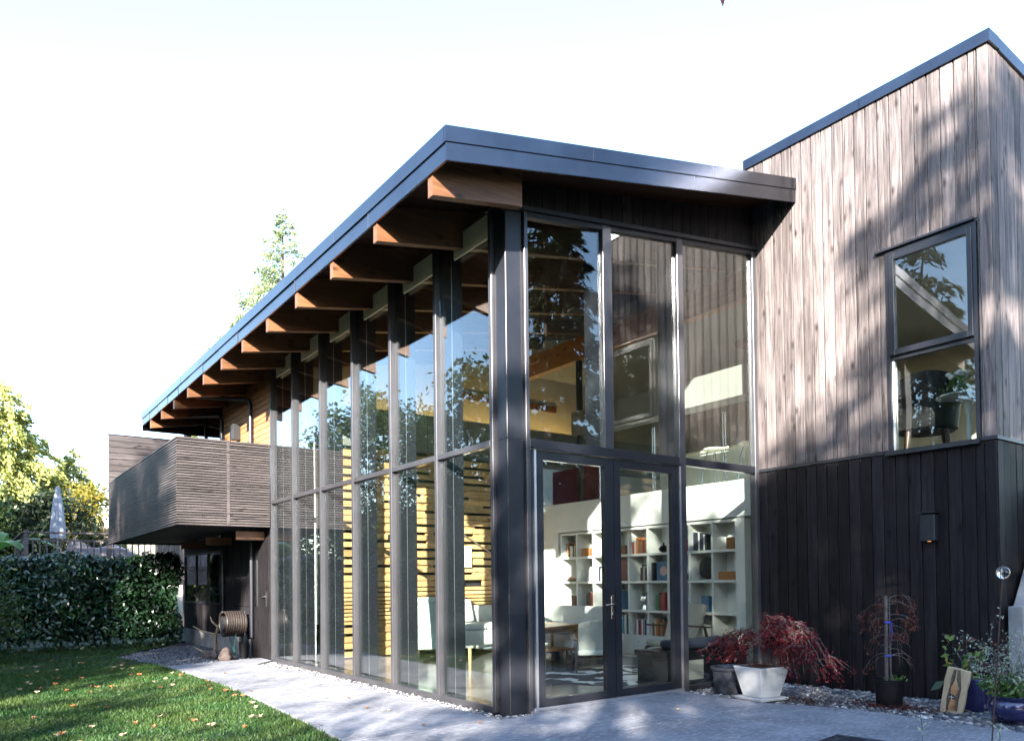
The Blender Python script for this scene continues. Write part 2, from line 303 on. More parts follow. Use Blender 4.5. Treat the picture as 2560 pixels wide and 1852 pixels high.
def leaves(name, C, A, Nn, ln, wd, m, parent=None, fold=.0, **k):
    """rhombic leaf faces: centres C, axes A, side hints Nn, lengths, widths"""
    C = np.asarray(C, float); n = len(C); A = np.asarray(A, float); A = A/np.maximum(np.linalg.norm(A, axis=1), 1e-6)[:, None]
    S = np.cross(A, np.asarray(Nn, float)); S /= np.maximum(np.linalg.norm(S, axis=1), 1e-6)[:, None]
    ln = np.broadcast_to(ln, n)[:, None]; wd = np.broadcast_to(wd, n)[:, None]; U = np.cross(S, A)
    V = np.stack([C-A*ln*.5, C+S*wd*.5-A*ln*.05+U*wd*fold, C+A*ln*.5, C-S*wd*.5-A*ln*.05+U*wd*fold], 1).reshape(-1, 3)
    F = np.arange(4*n).reshape(n, 4); me = np_mesh(name, V, F); return ob(name, me, m, parent, **k)
def rdir(n): v = NP.normal(size=(n, 3)); return v/np.linalg.norm(v, axis=1)[:, None]

# ================================================================== SETTING
ground = bx('ground', M_ground, None, -300, 300, -300, 300, -.5, -.085); tag(ground, kind='structure')
lawn_edge = [(-1.80, -1.2), (-1.76, -.18), (-1.71, .57), (-1.62, 2.1), (-1.56, 3.4), (-1.545, 4.55), (-1.58, 6), (-1.69, 7.7), (-1.80, 8.8), (-1.99, 9.9)]
def edge_x(y):
    for (a, b), (c, d) in zip(lawn_edge, lawn_edge[1:]):
        if b <= y <= d: return a+(c-a)*(y-b)/(d-b)
    return lawn_edge[0][0]-.06*(lawn_edge[0][1]-y) if y < lawn_edge[0][1] else -1.99+(y-9.9)*.62
lawn_poly = [(-30, -30, -.08)]+[(-4.0, -30, -.08), (-2.1, -4, -.08)]+[(x, y, -.08) for x, y in lawn_edge]+[(-.05, 13.2, -.08), (-.05, 16, -.08), (-30, 16, -.08)]
lawn = MB().prism(lawn_poly, (0, 0, .08)).build('lawn', M_lawn, None); tag(lawn, kind='structure')
# paving: slabs with open joints
paving = thing('patio_paving', None, None); tag(paving, kind='structure')
def slab(poly): MB().prism([(x, y, -.08) for x, y in poly], (0, 0, .1)).build('slab', M_concrete, paving, bevel=.004)
def le(y, o=.012): return (edge_x(y)+o, y)
j = .006
slab([le(-.205), (-.25, -.205), (-.25, 1.35), (-.28, 3.2), (-.28, 3.4-j), le(3.4-j), le(2.1), le(.57)])
slab([le(3.4+j), (-.28, 3.4+j), (-.33, 5), (-.44, 6.5), (-.06, 6.95), (-.06, 7.55), (-1.0, 7.35), le(7.2), le(6), le(4.55)])
slab([(-1.83, -1.3), le(-1.2), le(-.215), (.22, -.215), (.22, -.02), (2.32, -.02), (2.28, -.4), (2.31, -.8), (2.36, -1.3+j), (.0, -1.3+j)])
slab([(-2.15, -4.2), (-1.84, -1.3-j), (2.36, -1.3-j), (2.52, -1.62), (2.62, -2.05), (2.66, -2.6), (2.62, -3.25), (2.60, -4.6), (2.6, -5.2), (-2.15, -5.2)])
slab([(-2.8, -12), (-2.2, -5.21-j), (2.6, -5.21-j), (9, -5.21-j), (9, -12)])
gb = MB().prism([(-.5, -.4, -.08), (4, -.4, -.08), (4, 7, -.08), (-.5, 7, -.08)], (0, 0, .035)); gb.prism([(2.2, -5.1, -.08), (5.5, -5.1, -.08), (5.5, -.35, -.08), (2.2, -.35, -.08)], (0, 0, .034))
gb.prism([(-2.2, 7.0, -.08), (0, 7.0, -.08), (0, 14, -.08), (-2.1, 10, -.08)], (0, 0, .033))
tag(gb.build('gravel_bed', M_bed), kind='structure')

# ================================================================== HOUSE
house = thing('house', 'dark timber and glass house with projecting roof and tall glazed corner room', 'house')
H = house
X1, YF, XE = 3.85, -.652, -1.033
SL = .2165
def ztop(x): return 5.084+SL*(x-XE)
def zdeck(x): return 5.0+SL*(x+.85)
YFAR = 12.68
# roof: deck over the great room, boards of the soffit as planks running in X
nb = 0
roof = MB().hexa([(XE+.03, YF+.03, zdeck(XE+.03)+.022), (9.5, YF+.03, zdeck(9.5)+.022), (9.5, YFAR-.03, zdeck(9.5)+.022), (XE+.03, YFAR-.03, zdeck(XE+.03)+.022)],
                 [(XE+.03, YF+.03, ztop(XE)-.01), (9.5, YF+.03, ztop(9.5)-.01), (9.5, YFAR-.03, ztop(9.5)-.01), (XE+.03, YFAR-.03, ztop(XE)-.01)])
# keep the roof slab left of the taller block in front of the glazing
roof = MB()
def slope_slab(x0, x1, y0, y1, lo, hi): roof.hexa([(x0, y0, zdeck(x0)+lo), (x1, y0, zdeck(x1)+lo), (x1, y1, zdeck(x1)+lo), (x0, y1, zdeck(x0)+lo)], [(x0, y0, ztop(x0)+hi), (x1, y0, ztop(x1)+hi), (x1, y1, ztop(x1)+hi), (x0, y1, ztop(x0)+hi)])
slope_slab(XE+.03, X1-.01, YF+.03, .13, .022, -.012); slope_slab(XE+.03, 9.5, .13, YFAR-.03, .022, -.012)
roof_o = roof.build('roof', M_roof, H)
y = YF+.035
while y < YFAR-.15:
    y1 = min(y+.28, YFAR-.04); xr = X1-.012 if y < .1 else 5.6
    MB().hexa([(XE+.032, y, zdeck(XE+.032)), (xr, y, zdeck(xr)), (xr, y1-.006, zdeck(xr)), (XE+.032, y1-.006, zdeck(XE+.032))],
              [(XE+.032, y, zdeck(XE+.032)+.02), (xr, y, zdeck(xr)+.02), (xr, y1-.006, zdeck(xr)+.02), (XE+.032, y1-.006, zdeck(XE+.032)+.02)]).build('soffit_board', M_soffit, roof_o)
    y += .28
# metal fascia, two overlapping courses of flashing panels
def fascia_front(x0, x1, lo, hi, y0, th):
    MB().hexa([(x0, y0, ztop(x0)+lo), (x1, y0, ztop(x1)+lo), (x1, y0+th, ztop(x1)+lo), (x0, y0+th, ztop(x0)+lo)], [(x0, y0, ztop(x0)+hi), (x1, y0, ztop(x1)+hi), (x1, y0+th, ztop(x1)+hi), (x0, y0+th, ztop(x0)+hi)]).build('fascia_panel', M_fascia, roof_o)
for a, b in ((XE, .585), (.59, 2.33), (2.335, X1-.004)): fascia_front(a, b, -.135, 0, YF, .024)
for a, b in ((XE+.012, 2.03), (2.035, X1-.006)): fascia_front(a, b, -.29, -.137, YF+.012, .02)
def fascia_side(y0, y1, lo, hi, x0, th): bx('fascia_panel', M_fascia, roof_o, x0, x0+th, y0, y1, ztop(XE)+lo, ztop(XE)+hi)
yy = YF+.03
for i, e in enumerate((1.75, 4.15, 6.55, 8.95, 11.0, YFAR)): fascia_side(yy, e-.004, -.135, .0, XE-.0, .024); yy = e
yy = YF+.034
for i, e in enumerate((.9, 3.0, 5.4, 6.4, 7.4, 8.3, 9.2, 10.1, 11.0, 11.9, YFAR)): fascia_side(yy, e-.004, -.285, -.137, XE+.012+.0015*((i*7) % 5), .02); yy = e
bx('fascia_panel', M_steel, roof_o, XE+.02, 3.0, YFAR, YFAR+.03, 4.7, 5.08)
bx('end_beam', M_soffit, H, -.86, 0, YFAR-.12, YFAR-.02, 4.74, 4.97)
def seam(x0, x1, y0, y1, z0, z1): bx('seam_strip', M_mull, roof_o, x0, x1, y0, y1, z0, z1)
for x_, lo, hi, yo in ((.5875, -.133, -.002, YF), (2.3325, -.133, -.002, YF), (2.0325, -.287, -.139, YF+.012)): seam(x_-.003, x_+.003, yo-.0015, yo+.01, ztop(x_)+lo, ztop(x_)+hi)
for y_ in (1.75, 4.15, 6.55, 8.95, 11.0): seam(XE-.0015, XE+.01, y_-.007, y_+.003, ztop(XE)-.133, ztop(XE)-.002)
for y_ in (.9, 3.0, 5.4, 7.4, 9.2, 11.0): seam(XE+.0105, XE+.02, y_-.007, y_+.003, ztop(XE)-.283, ztop(XE)-.139)
# rafters, each running through the glass to the inner beam
raft_y = [-.37+1.1085*i for i in range(12)]
for y in raft_y:
    xa, xb = -1.0, (4.38 if y > .1 else -.055)
    zb_ = lambda x: 4.62+.18*(x+1.0)
    MB().hexa([(xa, y, zb_(xa)), (xb, y, zb_(xb)), (xb, y+.085, zb_(xb)), (xa, y+.085, zb_(xa))], [(xa, y, zdeck(xa)-.002), (xb, y, zdeck(xb)-.002), (xb, y+.085, zdeck(xb)-.002), (xa, y+.085, zdeck(xa)-.002)]).build('rafter', M_rafter, H)
# corner column
colm = bx('corner_column', M_steel, H, 0, .2, 0, .2, -.07, 4.98, .006)
bx('weld_plate', M_steel, colm, -.004, .16, -.004, .16, 2.69, 2.70)
# left glass wall -----------------------------------------------------------
my = [.17, 1.36, 2.49, 3.64, 4.80, 5.98, 7.05]
GX = .03
HT = 5.16
for i, y in enumerate(my):
    if i: bx('mullion', M_mull, H, -.035, .045, y-.03, y+.03, 0, 5.15, .004)
    else: bx('mullion', M_mull, H, -.035, .045, .205, .26, 0, 5.15, .004)
    if i:
        f = MB().box(.05, .17, y-.028, y+.028, .02, 5.1).box(.178, .31, y-.028, y+.028, .02, 5.1).box(.17, .178, y-.022, y+.022, .02, 5.1).build('mullion_fin', M_steel, H)
        bx('fin_cover_strip', M_alu, f, .172, .178, y-.031, y-.0285, .05, 5.0)
for a, b in zip(my, my[1:]):
    a2 = .262 if a < .2 else a+.031; b2 = b-.031
    bx('transom', M_mull, H, -.032, .042, a2, b2, 2.642, 2.70, .003)
    bx('sill_rail', M_mull, H, -.034, .044, a2, b2, -.02, .06, .003)
    bx('glass_pane', M_glass, H, GX-.012, GX, a2, b2, .061, 2.641); bx('glass_pane', M_glass, H, GX-.012, GX, a2, b2, 2.701, HT)
    bx('blocking_panel', M_tan, H, -.028, -.01, a2+.004, a+.76, 4.73, 4.97)
bx('wall_plate', M_steel, H, -.06, .08, .21, 7.05, -.075, -.021)
# front glass wall ----------------------------------------------------------
def zhead(x): return 4.955+.1413*(x-.25)
fx = [(.205, .25), (1.24, 1.37), (2.39, 2.49), (3.775, 3.845)]
for i, (a, b) in enumerate(fx):
    zl = 0 if i not in (1,) else 2.70
    t = zhead((a+b)/2)
    bx('mullion', M_mull, H, a, b, -.035, .05, zl, t, .004)
    if i in (1, 2): bx('mullion_fin', M_steel, H, a+.02, b-.02, .055, .31, 2.62, t)
for (p, q), (r_, s_) in zip(fx, fx[1:]):
    a, b = q+.001, r_-.001
    ta, tb = zhead(a), zhead(b)
    MB().hexa([(a, -.032, ta-.05), (b, -.032, tb-.05), (b, .045, tb-.05), (a, .045, ta-.05)], [(a, -.032, ta), (b, -.032, tb), (b, .045, tb), (a, .045, ta)]).build('head_rail', M_steel, H)
    MB().hexa([(a, .0, 2.705), (b, .0, 2.705), (b, .012, 2.705), (a, .012, 2.705)], [(a, .0, ta-.051), (b, .0, tb-.051), (b, .012, tb-.051), (a, .012, ta-.051)]).build('glass_pane', M_glass, H)
bx('transom', M_steel, H, .251, 2.389, -.036, .046, 2.615, 2.704, .003); bx('transom', M_steel, H, 2.491, 3.774, -.036, .046, 2.615, 2.704, .003)
bx('glass_pane', M_glass, H, 2.491, 3.774, 0, .012, .06, 2.614); bx('sill_rail', M_steel, H, 2.491, 3.774, -.034, .044, -.03, .059, .003)
# double door
bx('door_head_drip', M_steel, H, .252, 2.388, -.075, -.037, 2.6, 2.622)
for a, b in ((.283, .309), (2.36, 2.386)): bx('door_jamb_strip', M_alu, H, a, b, -.05, .02, .03, 2.598)
bx('door_jamb', M_steel, H, .251, .282, -.03, .04, .0, 2.598)
bx('threshold', M_alu, H, .252, 2.388, -.06, .05, -.02, .045, .004)
for k, (a, b, ga, gb_) in enumerate(((.312, 1.343, .40, 1.214), (1.349, 2.357, 1.44, 2.246))):
    d = MB().box(a, ga, -.04, .02, .05, 2.595).box(gb_, b, -.04, .02, .05, 2.595).box(ga, gb_, -.04, .02, .05, .125).box(ga, gb_, -.04, .02, 2.5, 2.595).build('door_leaf', M_steel, H)
    bx('door_pane', M_glass, d, ga, gb_, -.014, -.004, .1251, 2.4999)
    bx('glazing_bead', M_steel, d, ga, ga+.012, -.02, -.0145, .126, 2.499)
    if k == 0:
        bx('handle_plate', M_chrome, d, 1.285, 1.32, -.048, -.0401, .88, 1.13, .003)
        MB().tube([(1.303, -.045, 1.035), (1.303, -.095, 1.035), (1.285, -.1, 1.035), (1.16, -.1, 1.033)], .009, 10).build('lever_handle', M_chrome, d, smooth=True)
        MB().tube([(1.303, -.045, .93), (1.303, -.056, .93)], .012, 12).build('lock_cylinder', M_chrome, d, smooth=True)
# gable boards over the front glazing
gbw = MB().hexa([(.03, .02, zhead(.03)+.055), (X1-.01, .02, zhead(X1)+.055), (X1-.01, .06, zhead(X1)+.055), (.03, .06, zhead(.03)+.055)], [(.03, .02, zdeck(.03)-.003), (X1-.01, .02, zdeck(X1)-.003), (X1-.01, .06, zdeck(X1)-.003), (.03, .06, zdeck(.03)-.003)]).build('gable_wall', M_dark, H)
x = -.01
while x < X1-.03:
    b = min(x+.158, X1-.012); za, zb2 = zhead(x)+.045, zhead(b)+.045
    MB().hexa([(x, -.006, za), (b-.008, -.006, zb2), (b-.008, .019, zb2), (x, .019, za)], [(x, -.006, zdeck(x)-.004), (b-.008, -.006, zdeck(b-.008)-.004), (b-.008, .019, zdeck(b-.008)-.004), (x, .019, zdeck(x)-.004)]).build('board', M_gable, gbw)
    x += .158
MB().hexa([(-.05, -.07, zhead(-.05)+.002), (X1-.004, -.07, zhead(X1)+.002), (X1-.004, .03, zhead(X1)+.002), (-.05, .03, zhead(-.05)+.002)], [(-.05, -.07, zhead(-.05)+.044), (X1-.004, -.07, zhead(X1)+.044), (X1-.004, .03, zhead(X1)+.044), (-.05, .03, zhead(-.05)+.044)]).build('gable_trim', M_steel, H)
bx('gable_trim', M_steel, H, -.052, -.02, .032, .3, 4.99, 5.03)
# tall block with vertical cladding ------------------------------------------
YC, YE, ZW, ZT = -2.857, .123, 6.687, 2.65
WY0, WY1, WZ0, WZ1 = -2.672, -1.80, 2.655, 4.80
core = MB()
core.box(X1+.03, X1+.12, YC+.03, YE, -.07, WZ0).box(X1+.03, X1+.12, YC+.03, WY0, WZ0, 6.6).box(X1+.03, X1+.12, WY1, YE, WZ0, 6.6).box(X1+.03, X1+.12, WY0, WY1, WZ1, 6.6)
core.box(X1+.12, 5.4, YC+.03, YC+.12, -.07, 6.4).box(5.4, 9.5, YC+.03, YC+.12, -.07, 3.2).box(5.4, 9.5, YC+.03, YC+.12, 5.1, 6.2).box(9.0, 9.5, YC+.03, YC+.12, 3.2, 5.1).box(X1+.12, 9.5, YE-.12, YE, 5.6, 6.5).box(X1+.12, 4.4, YE-.12, YE-.02, -.07, 2.6).box(9.4, 9.5, YC+.12, -1.2, -.07, 6.5)  # side wall, with an added opening that lets daylight into the upper room
core_o = core.build('block_wall', M_white, H)
clad = MB().box(X1+.022, X1+.0299, YC+.03, YE, -.065, 2.6).build('wall_cladding', M_dark, H)
def board_w(y0, y1, z0, z1, x0=X1, th=.021):
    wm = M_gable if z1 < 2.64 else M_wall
    jx = R.uniform(-.002, .003)
    me = MB().box(x0+jx, x0+th, y0, y1, z0, z1).mesh('board', .003); ob('board', me, wm, clad)
yb = [YE]; p = .139
while yb[-1]-p > YC+.06: yb.append(yb[-1]-p)
yb[-1] = YC+.115; yb.append(YC)
for a, b in zip(yb, yb[1:]):
    y0, y1 = b+.007, a-.007
    if b > -.012 : y0 = y0
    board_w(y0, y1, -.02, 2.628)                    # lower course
    if y1 > WY1+.045 or y0 < WY0-.045:
        if y0 < WY1+.045 < y1: board_w(WY1+.047, y1, 2.668, 6.58); board_w(y0, WY1+.042, 4.872, 6.58)
        elif y0 < WY0-.045 < y1: board_w(y0, WY0-.047, 2.668, 6.58); board_w(WY0-.042, y1, 4.872, 6.58)
        else: board_w(y0, y1, 2.668, 6.58)
    else: board_w(y0, y1, 4.872, 6.58)
def board_f(x0, x1_, z0, z1):
    jx = R.uniform(-.002, .003); zt1 = lambda x: z1-(.05*(x-X1) if z1 > 5 else 0)
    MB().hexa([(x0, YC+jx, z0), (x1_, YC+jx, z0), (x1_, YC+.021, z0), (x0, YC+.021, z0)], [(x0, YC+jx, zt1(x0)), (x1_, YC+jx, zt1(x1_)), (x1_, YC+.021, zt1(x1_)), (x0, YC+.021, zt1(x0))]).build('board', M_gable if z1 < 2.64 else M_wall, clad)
x = X1+.0215
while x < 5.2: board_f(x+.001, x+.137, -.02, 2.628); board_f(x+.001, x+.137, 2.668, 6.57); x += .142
# metal copings and belt trim
def coping(y0, y1): bx('coping_panel', M_fascia, core_o, X1-.025, X1+.2, y0, y1, 6.565, ZW)
coping(YC-.025, -1.5); coping(-1.495, YE)
MB().hexa([(X1+.201, YC-.025, 6.555), (9.5, YC-.025, 6.27), (9.5, YC+.2, 6.27), (X1+.201, YC+.2, 6.555)], [(X1+.201, YC-.025, ZW-.006), (9.5, YC-.025, ZW-.29), (9.5, YC+.2, ZW-.29), (X1+.201, YC+.2, ZW-.006)]).build('coping_panel', M_fascia, core_o)
MB().hexa([(X1+.03, YC+.1, 6.5), (9.5, YC+.1, 6.2), (9.5, YE, 6.2), (X1+.03, YE, 6.5)], [(X1+.03, YC+.1, 6.56), (9.5, YC+.1, 6.26), (9.5, YE, 6.26), (X1+.03, YE, 6.56)]).build('block_roof', M_roof, H)
bx('belt_trim', M_steel, core_o, X1-.016, X1+.02, WY1+.1, -.006, 2.632, 2.664); bx('belt_trim', M_steel, core_o, X1-.016, X1+.02, YC-.016, WY0-.03, 2.632, 2.664)
bx('belt_trim', M_steel, core_o, X1+.0205, 5.38, YC-.016, YC+.02, 2.632, 2.664)
for q in ((-.42, -1.08, 1.995), (-.42, -1.1, 1.99)): pass
bx('added_daylight_pane', M_clear, core_o, 5.401, 8.999, YC+.07, YC+.08, 3.201, 5.099)  # pane of the added, unseen opening that brightens the upper room
# window in the cladding
win = bx('window', M_steel, H, X1-.012, X1+.1, WY1, WY1+.04, WZ0, WZ1)
bx('window_frame', M_steel, win, X1-.012, X1+.1, WY0-.04, WY0, WZ0, WZ1); bx('window_frame', M_steel, win, X1-.0125, X1+.1, WY0-.04, WY1+.04, WZ1+.0005, WZ1+.045)
bx('window_head', M_steel, win, X1-.05, X1+.02, -2.70, -1.655, 4.848, 4.87)
bx('window_sill', M_steel, win, X1-.06, X1+.1, WY0-.045, WY1+.06, 2.605, WZ0-.001)
sash = MB().box(X1-.03, X1+.03, WY1-.06, WY1-.001, 3.69, 4.795).box(X1-.03, X1+.03, WY0+.001, WY0+.05, 3.69, 4.795).box(X1-.03, X1+.03, WY0+.05, WY1-.06, 4.73, 4.795).box(X1-.03, X1+.03, WY0+.05, WY1-.06, 3.69, 3.755).build('sash', M_steel, win, bevel=.004)
bx('pane', M_glass, win, X1-.005, X1+.005, WY0+.05, WY1-.06, 3.7551, 4.7299)
bx('sash', M_steel, win, X1+.01, X1+.06, WY0+.001, WY1-.001, 3.645, 3.688); bx('sash_trim', M_white, win, X1+.02, X1+.05, WY1-.02, WY1-.001, WZ0+.01, 3.644)
bx('pane', M_glass, win, X1+.025, X1+.035, WY0+.002, WY1-.021, WZ0+.002, 3.6445)
# ------------------------------------------------------------------ balcony
XB, YB, YB2 = -1.5, 7.02, 13.95
BT, BB = 3.649, 2.254
balc = bx('balcony', M_dark, H, XB+.03, -.06, YB+.04, YB2-.03, BB+.03, BB+.2)
n = 33; pit_ = (BT-.03-BB)/n
front_me = MB().box(XB, -.05, YB, YB+.02, 0, pit_-.0145).mesh('slat', .002)
sideA = MB().box(XB, XB+.02, YB+.0205, 9.0, 0, pit_-.0145).mesh('slat', .002); sideB = MB().box(XB, XB+.02, 9.004, YB2, 0, pit_-.0145).mesh('slat', .002)
for i in range(n):
    z = BB+i*pit_
    ob('slat', front_me, M_slat, balc, (0, R.uniform(-.0015, .0015), z)); ob('slat', sideA, M_slaty, balc, (R.uniform(-.0015, .0015), 0, z)); ob('slat', sideB, M_slaty, balc, (R.uniform(-.002, .002), 0, z))
bx('cap_rail', M_slaty, balc, XB-.01, XB+.1, YB-.01, YB2, BT-.03, BT); bx('cap_rail', M_slat, balc, XB+.1005, -.05, YB-.01, YB+.1, BT-.03, BT)
for x in (-1.44, -.73, -.12): bx('post', M_dark, balc, x, x+.06, YB+.025, YB+.085, BB+.2, BT-.031)
for k in range(7): bx('post', M_dark, balc, XB+.025, XB+.085, YB+.9+k*1.0, YB+.96+k*1.0, BB+.2, BT-.031)
bx('corner_post', M_slat, balc, -.745, -.70, YB-.003, YB-.0005, BB, BT-.031)
bx('slat_backing', M_dark, balc, XB+.03, -.06, YB+.0865, YB+.092, BB, BT-.032); bx('slat_backing', M_dark, balc, XB+.0865, XB+.092, YB+.095, YB2-.04, BB+.201, BT-.032)
n2 = 18
for i in range(n2):
    z = BB+i*.14; bx('privacy_board', M_slat, balc, XB+.01, .2, YB2+.002, YB2+.024, z, min(z+.131, 4.76), .003)
bx('privacy_cap', M_steel, balc, XB-.01, .2, YB2-.01, YB2+.1, 4.765, 4.785); bx('privacy_frame', M_dark, balc, XB+.01, .2, YB2+.026, YB2+.08, BB, 4.76)
# ------------------------------------------------------------------ wing behind the balcony
wing = MB().box(0.0, .15, 7.1, 13.5, -.05, 2.25).box(.0, .15, 7.1, 10.1, 2.25, 4.98).box(.15, 5, 13.4, 13.5, -.05, 5.0).box(.0, .15, 13.2, 13.5, 2.25, 5.0).build('wing_wall', M_dark, H)
z = 2.3
while z < 4.95: bx('siding_board', M_cedar, wing, -.022, -.001, 7.12, 10.05, z, z+.092, .002); z += .1
bx('glass_slider', M_glass, wing, .05, .06, 10.15, 13.2, 2.4, 4.9)
for y in (10.1, 11.6, 13.15): bx('slider_frame', M_dark, wing, .02, .09, y, y+.06, 2.3, 4.95)
MB().tube([(-.75, 9.2, 4.86), (-.72, 9.18, 4.8), (-.1, 8.0, 4.58), (-.08, 7.98, 4.5), (-.08, 7.98, .35)], .035, 10).build('downspout', M_steel, H, smooth=True)
MB().tube([(-.75, 11.3, 4.86), (-.72, 11.28, 4.8), (-.1, 9.9, 4.64), (-.08, 9.87, 4.55), (-.08, 9.87, .35)], .035, 10).build('downspout', M_steel, H, smooth=True)
bx('foundation', M_foundation, H, -.06, 0, 8.21, 13.45, -.08, .30, .005)
for i in range(9):
    yb0 = 8.23+i*.58; bx('wall_panel', M_gable, wing, -.02, -.001, yb0, yb0+.57, .31, .88, .003); 
    if yb0 < 9.9: bx('wall_panel', M_gable, wing, -.02, -.001, yb0, yb0+.57, .89, 2.2, .003)
lw = bx('lower_window', M_steel, wing, -.04, -.001, 10.2, 13.3, .88, .93)
bx('window_head', M_steel, lw, -.045, -.001, 10.2, 13.3, 1.95, 1.99)
for y in (10.2, 11.2, 12.2, 13.24): bx('window_frame', M_dark, lw, -.035, -.001, y, y+.06, .931, 1.949)
for y in (10.26, 11.26, 12.26): bx('pane', M_glass, lw, -.014, -.006, y+.001, y+.938, .932, 1.948)
dr = bx('side_door', M_gable, wing, -.035, -.001, 7.15, 8.15, .02, 2.1, .004)
bx('handle_plate', M_chrome, dr, -.045, -.0355, 7.3, 7.335, .92, 1.17); MB().tube([(-.045, 7.318, 1.08), (-.09, 7.318, 1.08), (-.095, 7.33, 1.08), (-.095, 7.46, 1.08)], .009, 8).build('lever_handle', M_chrome, dr, smooth=True)
bx('door_light_pane', M_glass, dr, -.04, -.0355, 7.75, 7.95, .9, 1.9)
for y in (7.4, 9.4, 11.4): bx('balcony_bracket', M_rafter, H, -.5, -.03, y, y+.06, 2.05, 2.2)
# ------------------------------------------------------------------ interior shell
bx('interior_floor', M_floor, H, .06, 9.4, .05, 12.5, -.07, .05)
bx('back_wall', M_dark, H, .32, 4.4, 7.35, 7.45, .05, 4.9); bx('end_wall', M_white, H, .32, .42, 6.9, 7.3, .05, 4.4); bx('return_wall', M_white, H, .43, .8, 7.2, 7.3, .05, 4.4)
bx('upper_cabinet_wall', M_grey, H, .85, 9.4, 6.1, 6.5, 3.60, 4.28); MB().hexa([(.5, 6.9, 4.2), (9.3, 6.9, 4.2), (9.3, 7, 4.2), (.5, 7, 4.2)], [(.5, 6.9, zdeck(.5)-.003), (9.3, 6.9, zdeck(9.3)-.003), (9.3, 7, zdeck(9.3)-.003), (.5, 7, zdeck(.5)-.003)]).build('cove_wall', M_plaster, H)
for x in (1.6, 2.45, 3.3, 4.15): bx('cabinet_joint', M_dark, H, x, x+.006, 6.097, 6.0995, 3.62, 4.26)
bx('cove_light', M_cove, H, 1.2, 6.5, 6.55, 6.6, 4.285, 4.30)
bx('ceiling_edge_trim', M_rafter, H, 3.6, 6.0, 6.86, 6.9, 4.9, 5.02)
bx('mezzanine_floor', M_white, H, 4.43, 9.4, .13, 12.5, 2.50, 2.64); bx('upper_room_floor', M_floor, H, X1+.13, 9.4, YC+.13, .12, 2.50, 2.62)
bx('parapet', M_white, H, 4.38, 4.429, .13, 6.0, 2.152, 2.665); bx('parapet_return', M_white, H, 4.38, 4.5, 4.8, 6.05, .05, 2.151)
bx('niche_wall', M_white, H, 4.75, 4.8, .13, 6.0, .05, 2.49)
bx('bulkhead', M_grey, H, 4.4, 4.75, .13, 4.4, 3.84, 4.26); bx('inner_beam', M_beam, H, 4.4, 4.55, .13, 6.85, 5.16, 5.56)
bx('inner_post', M_steel, H, 4.42, 4.5, 4.2, 4.28, 2.64, 5.16)
fwl = MB().box(9.3, 9.4, -2.7, 6.3, 2.62, 3.55).box(9.3, 9.4, -2.7, 5.6, 3.551, 4.1).box(9.3, 9.4, 6.1, 6.3, 3.551, 4.1).box(9.3, 9.4, -2.7, 6.3, 4.101, 7.0).box(9.3, 9.4, 6.3, 12.5, -.05, 7.1).box(9.3, 9.4, .1, 6.29, -.05, 2.61).build('far_wall', M_plaster, H)
bx('upper_ceiling', M_grey, H, 4.8, 9.3, YC+.14, 6.0, 5.3, 5.36)
bx('ceiling_panel', M_rafter, H, 6.2, 6.9, 1.4, 2.2, 5.2, 5.29)
rail = bx('railing_glass', M_clear, H, 4.40, 4.41, .2, 4.15, 2.667, 3.62)
for y in (.95, 2.35, 3.6): 
    for d_ in (0, .045): MB().tube([(4.395, y+d_, 2.3), (4.395, y+d_, 3.66)], .007, 8).build('railing_rod', M_chrome, rail, smooth=True)
# stair screen of horizontal fir boards, staggered lengths with gaps
screen = bx('stair_screen', M_dark, H, .82, 4.3, 6.06, 6.09, .06, 3.55)
z = .07; row = 0
while z < 3.46:
    x = .8
    thin = .55 < z < 1.15
    hgt = R.choice((.045, .06)) if thin else R.choice((.085, .095, .095, .11))
    while x < 4.25:
        e = min(x+R.uniform(.7, 2.6), 4.28)
        bx('slat', M_fir, screen, x, e, 5.95+R.choice((0, 0, .008, .015)), 6.0, z, z+hgt, .003)
        x = e+(R.choice((.006, .01, .22, .4)) if row % 3 == 1 else .006)
    gap = .018 if thin else R.choice((.012, .045, .05, .05))
    if gap > .04:                                   # short blocks filling part of the wider gaps
        x = .85+R.uniform(0, .5)
        while x < 4.0: e = min(x+R.uniform(.15, .7), 4.2); bx('slat_block', M_fir, screen, x, e, 5.985, 6.045, z+hgt-.006, z+hgt+gap+.006, .002); x = e+R.uniform(.35, 1.3)
    z += hgt+gap; row += 1
MB().tube([(2.9, 5.9, 2.25), (4.3, 5.9, 1.45)], .012, 8).build('handrail', M_chrome, H, smooth=True)
# sconce on the dark wall, lantern on the cedar wall
sc_ = bx('wall_sconce', M_steel, None, X1-.09, X1-.004, -2.275, -2.12, 1.66, 1.935, .004); tag(sc_, 'dark box wall sconce glowing on the black clad wall', 'wall lamp')
bx('top_flange', M_steel, sc_, X1-.1, X1-.003, -2.285, -2.11, 1.95, 1.962); bx('lamp_bulb', M_bulb, sc_, X1-.05, X1-.035, -2.21, -2.18, 1.654, 1.659)
ln_ = bx('wall_lantern', M_dark, None, -.16, -.024, 8.8, 8.95, 4.0, 4.3, .004); tag(ln_, 'dark square lantern on cedar wall above the balcony', 'wall lamp')
bx('lantern_panel', M_steel, ln_, -.162, -.1605, 8.81, 8.94, 4.03, 4.27)

